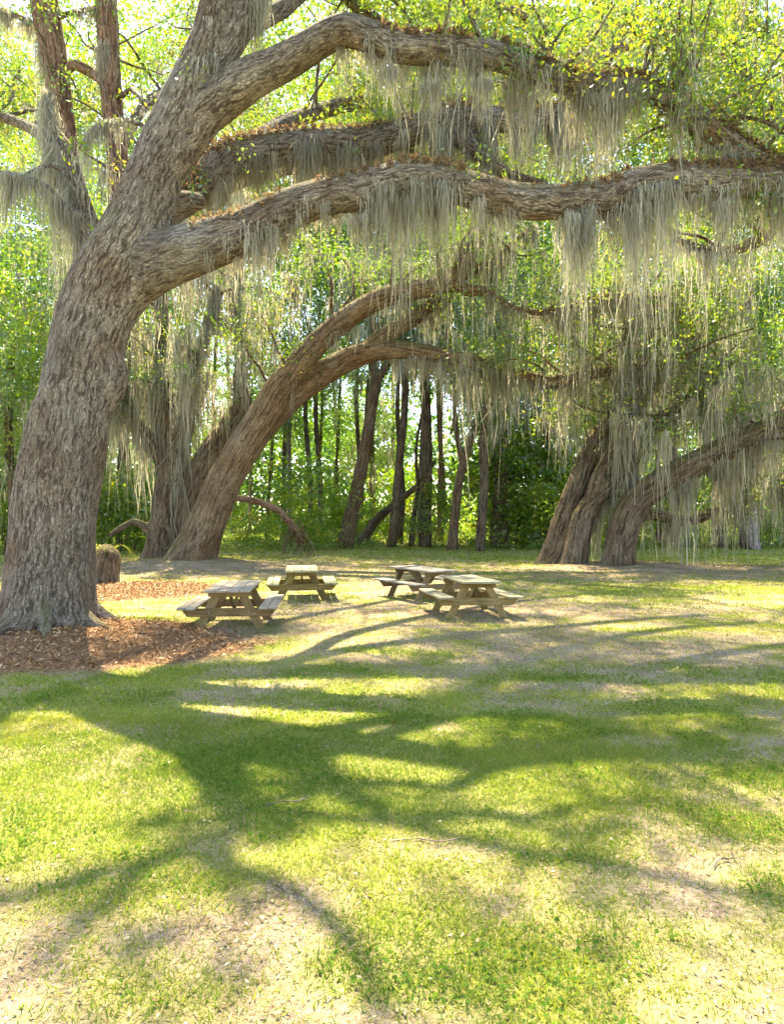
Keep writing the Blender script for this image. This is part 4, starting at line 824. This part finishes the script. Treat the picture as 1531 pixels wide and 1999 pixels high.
# low ground cover at the edge of the woods
n = 13000
cx = fr.uniform(-48, 48, n); cy = fr.uniform(33, 64, n)
edge = 40 + 5 * (fbm(cx * .15 + 3, cx * 0 + 2, 8, 3) - .5) * 2
keep = fr.random(n) < sstep(-1.5, 2.5, cy - edge) * (0.35 + 0.65 * (fbm(cx * .5, cy * .5, 19, 3) > .45))
cx, cy = cx[keep], cy[keep]; hh = 0.1 + 0.4 * fr.random(len(cx)) * fbm(cx * .3, cy * .3, 23, 2)
V, F, t = leaf_clusters(fr, np.stack([cx, cy, gz(cx, cy) + hh], 1), 7, 0.19, 0.18, 0.6, 0.62, 0.18, 0.8)
obj('ground_cover', mesh_np('ground_cover', V, F, M['cover'], {'tint': t}), kind='stuff')

# ------------------------------------------------------------------ stump, broken bough, post
sr = np.random.default_rng(3)
sb = P(200, 1128, 19.0); sb[2] = float(gz(sb[0], sb[1]))
st = thing('tree_stump', 'mossy broken stump topped with trailing grass behind the great oak', 'stump', None, tuple(sb))
sl_ = np.array([(0, 0, -.15, .52), (0.0, 0, .1, .47), (.05, 0, .45, .42), (.12, 0, .8, .36), (.17, 0, 1.0, .25), (.2, 0, 1.08, .12)])
obj('trunk', tubes_mesh('trunk', [sl_], M['bark_dark'], 18, 0.16, 0.1, None, (.3, .3, 4), 8), st)
az = sr.uniform(0, 6.28, 170); rr0 = sr.uniform(0, .3, 170); n_ = 22; seg = 5
bl = Geo()
for k in range(n_):
    o_ = np.array([.08 + rr0[k] * math.cos(az[k]), rr0[k] * math.sin(az[k]), 1.0]); L = sr.uniform(.35, 1.1)
    tt = np.linspace(0, 1, seg + 1); c = o_ + np.stack([math.cos(az[k]) * tt * L * .75, math.sin(az[k]) * tt * L * .75, L * (.75 * tt - 1.15 * tt ** 2)], 1)
    sd = np.array([-math.sin(az[k]), math.cos(az[k]), 0]) * .012; w = (1 - .9 * tt)[:, None]
    V = np.stack([c - sd * w, c + sd * w], 1).reshape(-1, 3); b = np.arange(seg) * 2
    bl.add(V, np.stack([b, b + 1, b + 3, b + 2], 1), np.full(len(V), sr.uniform(.3, .8)))
obj('trailing_grass', bl.mesh('trailing_grass', M['grass'], 'tint'), st, kind='stuff')

bb = P(578, 1062, 33); bb[2] = float(gz(bb[0], bb[1]))
fb = thing('broken_bough', 'broken bough bent down to the ground beside the leaning oak, its end ragged', 'branch', None, tuple(bb))
bo = LP((440, 968, 31.5, 6), (470, 973, 32, 7), (505, 980, 32.4, 7), (540, 995, 32.7, 7), (562, 1016, 32.9, 7), (576, 1035, 33, 7), (590, 1062, 33, 5))
part('bough', tubes_mesh('bough', [bo], M['bark_red'], 10, 0.1, 0.2, None, None, 4), fb)
frg = []
for k in range(26):
    p0 = P(sr.uniform(560, 592), sr.uniform(1014, 1046), 33 + sr.uniform(-.3, .3)); p1 = P(sr.uniform(548, 632), sr.uniform(1050, 1062), 33 + sr.uniform(-1.2, .8)); p1[2] = float(gz(p1[0], p1[1])) + sr.uniform(0, .15)
    mid_ = (p0 + p1) / 2 + sr.normal(0, .22, 3); frg.append(np.array([(*p0, .03), (*mid_, .022), (*p1, .01)]))
part('splintered_twigs', tubes_mesh('splintered_twigs', frg, M['bark_lean'], 4, 0.1, 0.3, None, None, 4), fb, 'stuff')
a_ = np.array([P(sr.uniform(556, 606), sr.uniform(1018, 1046), 33 + sr.uniform(-.4, .4)) for _ in range(60)])
a_ = a_[np.argsort(a_[:, 0])]
V, F, t = moss_hanks(sr, a_, np.minimum(a_[:, 2] - .02, sr.uniform(.15, .6, 60)), 7, .16, .04, 3, .3)

def bevel_box(name, sx, sy, sz, mat, bev=0.008, shape=None):
    bm = bmesh.new(); bmesh.ops.create_cube(bm, size=1.0)
    bmesh.ops.scale(bm, vec=(sx, sy, sz), verts=bm.verts)
    if shape: shape(bm)
    bmesh.ops.bevel(bm, geom=list(bm.edges), offset=bev, segments=1, affect='EDGES', profile=0.5)
    m = bpy.data.meshes.new(name); bm.to_mesh(m); bm.free(); m.materials.append(mat); return m
pp = P(585, 1036, 62); pp[2] = float(gz(pp[0], pp[1]))
po = thing('stone_pillar', 'small pale stone pillar glimpsed far off between thin trunks', 'pillar', None, tuple(pp))
obj('shaft', bevel_box('shaft', .55, .55, 2.2, M['stone'], .02), po, (0, 0, 1.0))
obj('cap', bevel_box('cap', .72, .72, .16, M['stone'], .03), po, (0, 0, 2.18))

# ------------------------------------------------------------------ picnic tables
TL, TH, SHT, TW = 1.85, 0.70, 0.42, 1.62       # top length, top height, seat height, overall width (x across, y along)
me_top = bevel_box('plank', TL, 0.178, 0.04, M['wood_top'], .006)
me_seat = bevel_box('plank', TL, 0.142, 0.04, M['wood_top'], .006)
def chamf(bm):
    for v in bm.verts:
        if v.co.z < 0: v.co.x -= math.copysign(0.11, v.co.x)
me_beam = bevel_box('beam', TW - .02, 0.04, 0.14, M['wood'], .005, chamf)
me_cleat = bevel_box('cleat', 0.70, 0.04, 0.09, M['wood'], .004)
LEGA = math.radians(28); leglen = (TH - .02) / math.cos(LEGA) + .02
me_leg = bevel_box('leg', leglen, 0.04, 0.14, M['wood'], .005)
me_brace = bevel_box('brace', 0.66, 0.04, 0.09, M['wood'], .004)
me_batten = bevel_box('batten', 0.68, 0.09, 0.035, M['wood'], .004)
bm = bmesh.new(); bmesh.ops.create_cone(bm, segments=8, radius1=.014, radius2=.012, depth=.016, cap_ends=True); me_bolt = bpy.data.meshes.new('bolt'); bm.to_mesh(bm and me_bolt); bm.free(); me_bolt.materials.append(M['steel'])
WOODS = [(M['wood_top'], M['wood'])] + [(woodmat('wood_top_%s' % n_, *[tuple(a * b for a, b in zip(c, k)) for c in ((0.12, 0.095, 0.066), (0.25, 0.21, 0.155), (0.35, 0.30, 0.235))]), woodmat('wood_%s' % n_, *[tuple(a * b for a, b in zip(c, k)) for c in ((0.075, 0.05, 0.02), (0.19, 0.12, 0.05), (0.29, 0.2, 0.095))])) for n_, k in (('olive', (.85, .95, .7)), ('grey', (.8, .84, .95)), ('tan', (1.0, 1.05, .9)))]
def table(label, x, y, axis_dir, tr_seed):
    z = float(gz(x, y)) - 0.012
    root = thing('picnic_table', label, 'picnic table', 'wooden picnic tables under the oaks', (x, y, z))
    a = math.atan2(-axis_dir[0], axis_dir[1]); root.rotation_euler = (0, 0, a)
    tr = np.random.default_rng(tr_seed)
    # along = local y; planks built along x, so turn them by 90 degrees
    tt = obj('tabletop', me_batten, root, (0, 0, TH - 0.06))
    for k in range(4):
        o = obj('plank', me_top, tt, ((k - 1.5) * 0.186, tr.normal(0, .004), 0.06 + tr.normal(0, .0015) - .02)); o.rotation_euler = (0, 0, math.pi / 2 + tr.normal(0, .002))
    for s in (-1, 1):
        be = obj('bench', me_seat, root, (s * (TW / 2 - 0.225), 0, SHT - .02)); be.rotation_euler = (0, 0, math.pi / 2)
        o = obj('plank', me_seat, be, (tr.normal(0, .006), -s * 0.15 if False else (-0.15 if s > 0 else 0.15), 0.001)); o.rotation_euler = (0, 0, tr.normal(0, .002))
    for e in (-1, 1):
        ye = e * 0.60
        bm_ = obj('beam', me_beam, root, (0, ye + e * .043, SHT - .04 - .073))
        for s in (-1, 1):
            lg = obj('leg', me_leg, root, (s * (0.17 + math.tan(LEGA) * TH / 2), ye + (0.0 if True else 0), (TH - .055) / 2)); lg.rotation_euler = (0, s * (math.pi / 2 - LEGA), 0)
            for q in (-.03, .03):
                b_ = obj('bolt', me_bolt, lg, (0.03 + q * 1.2, e * .068, q)); b_.rotation_euler = (math.pi / 2, 0, 0)
        obj('cleat', me_cleat, root, (0, ye + e * .043, TH - .04 - .047))
        br = obj('brace', me_brace, root, (0, e * 0.30, SHT + 0.04)); br.rotation_euler = (0, 0, math.pi / 2)
        br.rotation_euler = (e * 0, -e * math.radians(28), math.pi / 2)
    for o in root.children_recursive:
        if o.data is me_bolt: continue
        o.material_slots[0].link = 'OBJECT'; o.material_slots[0].material = WOODS[tr_seed - 1][0 if o.data in (me_top, me_seat) else 1]
    root.rotation_euler[0] = tr.normal(0, .008); root.rotation_euler[1] = tr.normal(0, .008)
    return root
table('picnic table nearest the wood chip bed, its pale top in dappled sun', -2.78, 12.15, (-.09, 1), 1)
table('small looking picnic table seen end on behind the one by the chip bed', -2.15, 16.4, (-.14, 1), 2)
table('picnic table turned at an angle, farther of the pair on the bare ground', 0.72, 16.4, (-.52, .86), 3)
table('picnic table standing in front of the angled one, greenish stained legs', 1.5, 13.5, (-.16, 1), 4)

# ------------------------------------------------------------------ lawn, litter, chips
lr = np.random.default_rng(99)
def scatter(n, y0, y1, pad=1.25):
    """random points of even density in the visible wedge (with a margin)"""
    y = np.sqrt(lr.uniform(y0 * y0, y1 * y1, n)); x = lr.uniform(-1, 1, n) * (0.57 * y * pad + 0.6); return x, y
def blades(x, y, h, w, tint, lean=0.75):
    n = len(x); z = gz(x, y) - 0.004
    a = lr.uniform(0, 6.28, n); b = lr.uniform(0, 6.28, n); le = h * lean * lr.random(n) * 1.3
    dx = np.cos(a) * w / 2; dy = np.sin(a) * w / 2
    V = np.empty((n, 3, 3)); V[:, 0] = np.stack([x - dx, y - dy, z], 1); V[:, 1] = np.stack([x + dx, y + dy, z], 1)
    V[:, 2] = np.stack([x + np.cos(b) * le, y + np.sin(b) * le, z + h * lr.uniform(.5, 1.0, n)], 1)
    return V.reshape(-1, 3), np.arange(n * 3).reshape(-1, 3), np.repeat(tint, 3)
gg = Geo()
for (n, y0, y1, h, w) in ((320000, 2.1, 6.5, .045, .007), (210000, 6.5, 13, .05, .013), (140000, 13, 24, .055, .028), (70000, 24, 44, .08, .065)):
    x, y = scatter(n, y0, y1)
    g = grassy(x, y); k = (lr.random(n) < (0.42 + 0.62 * sstep(.15, .75, g))) & (mulch(x, y) < .35)
    x, y, g = x[k], y[k], g[k]
    dry = lr.random(len(x)) < (0.73 - 0.46 * g + 0.08 * (1 - sstep(4.0, 6.5, y)))
    tint = np.where(dry, np.where((y > 10) & (lr.random(len(x)) < .35), lr.uniform(.9, 1.0, len(x)), lr.uniform(.68, .98, len(x))), np.clip(lr.normal(.30, .12, len(x)) + .65 * (fbm(x * .8, y * 1.1, 61, 3) - .5) + .06, 0, .62))
    hh = h * (0.5 + 1.0 * fbm(x * 1.3 + 2, y * 1.3, 41, 3)) * np.where(dry, .35, 1.0)
    V, F, t = blades(x, y, hh, w * lr.uniform(.6, 1.4, len(x)), tint, np.where(dry, 3.2, 1.1)); gg.add(V, F, t)
obj('grass', gg.mesh('grass', M['grass'], 'tint'), kind='stuff')
# clover and small broad leaves in the lawn
x, y = scatter(60000, 2.1, 9); k = (grassy(x, y) > .62) & (fbm(x * 1.1, y * 1.1, 93, 3) > .52) & (mulch(x, y) < .1); x, y = x[k], y[k]
V, F = leaves(lr, np.stack([x, y, gz(x, y) + lr.uniform(.008, .035, len(x))], 1), 0.022, 0.8, 2.0)
M['clover'] = leafmat('clover', [(0.0, (0.05, 0.12, 0.02)), (1.0, (0.13, 0.21, 0.03))], 0.45, (1.5, 1.5, .5), 0.0)
obj('clover', mesh_np('clover', V, F, M['clover'], {'tint': np.repeat(lr.uniform(.1, .7, len(x)), 4)}), kind='stuff')
# fallen leaves
lg = Geo()
for (n, y0, y1, s_) in ((15000, 2.1, 6.5, .026), (26000, 6.5, 14, .04), (26000, 14, 28, .06)):
    x, y = scatter(n, y0, y1); g = grassy(x, y); k = (lr.random(n) < (0.9 - 0.88 * g)) & (mulch(x, y) < .6); x, y = x[k], y[k]
    V, F = leaves(lr, np.stack([x, y, gz(x, y) + lr.uniform(.004, .022, len(x))], 1), s_, 0.42, 3.0)
    lg.add(V, F, np.repeat(np.clip(lr.beta(1.8, 2.0, len(x)) * .95, 0, 1), 4))
x, y = scatter(90, 2.2, 9)                                          # a few big orange-brown ones
V, F = leaves(lr, np.stack([x, y, gz(x, y) + .016], 1), 0.05, 0.5, 2.0); lg.add(V, F, np.repeat(lr.choice([.1, .25, .98, 1.0, .8], len(x)), 4))
obj('leaf_litter', lg.mesh('leaf_litter', M['litter'], 'tint'), kind='stuff')
# wood chips
n = 80000; x = lr.uniform(-10, 0, n); y = lr.uniform(7.5, 20.5, n); k = lr.random(n) < mulch(x, y) ** 2; x, y = x[k], y[k]
V, F = leaves(lr, np.stack([x, y, gz(x, y) + lr.uniform(.0, .04, len(x))], 1), 0.08, 0.26, 1.6)
obj('wood_chips', mesh_np('wood_chips', V, F, M['chips'], {'tint': np.repeat(np.clip(lr.beta(1.6, 2.0, len(x)), 0, 1), 4)}), kind='stuff')
# fallen twigs
tb = M['bark_pine']
for k, (px, py, a, L) in enumerate(((830, 1652, -.05, .4), (560, 1575, .35, .3), (1420, 1690, .6, .25))):
    g = G(px, py); z = float(gz(*g)) + .012
    pts = np.array([(-L / 2, 0, 0, .003), (-.1 * L, .03, .004, .0035), (.2 * L, -.01, .006, .003), (L / 2, .05, .003, .0015)])
    o = obj('fallen_twig', tubes_mesh('fallen_twig', [pts], tb, 5, .1, .08), None, (g[0], g[1], z)); o.rotation_euler = (0, 0, a)
    o['label'] = ('thin dry twig lying near the middle of the lawn', 'short twig in the branch shadow left of the lawn centre', 'crooked twig on the sunny lawn toward the right side')[k]; o['category'] = 'twig'; o['group'] = 'fallen twigs on the lawn'
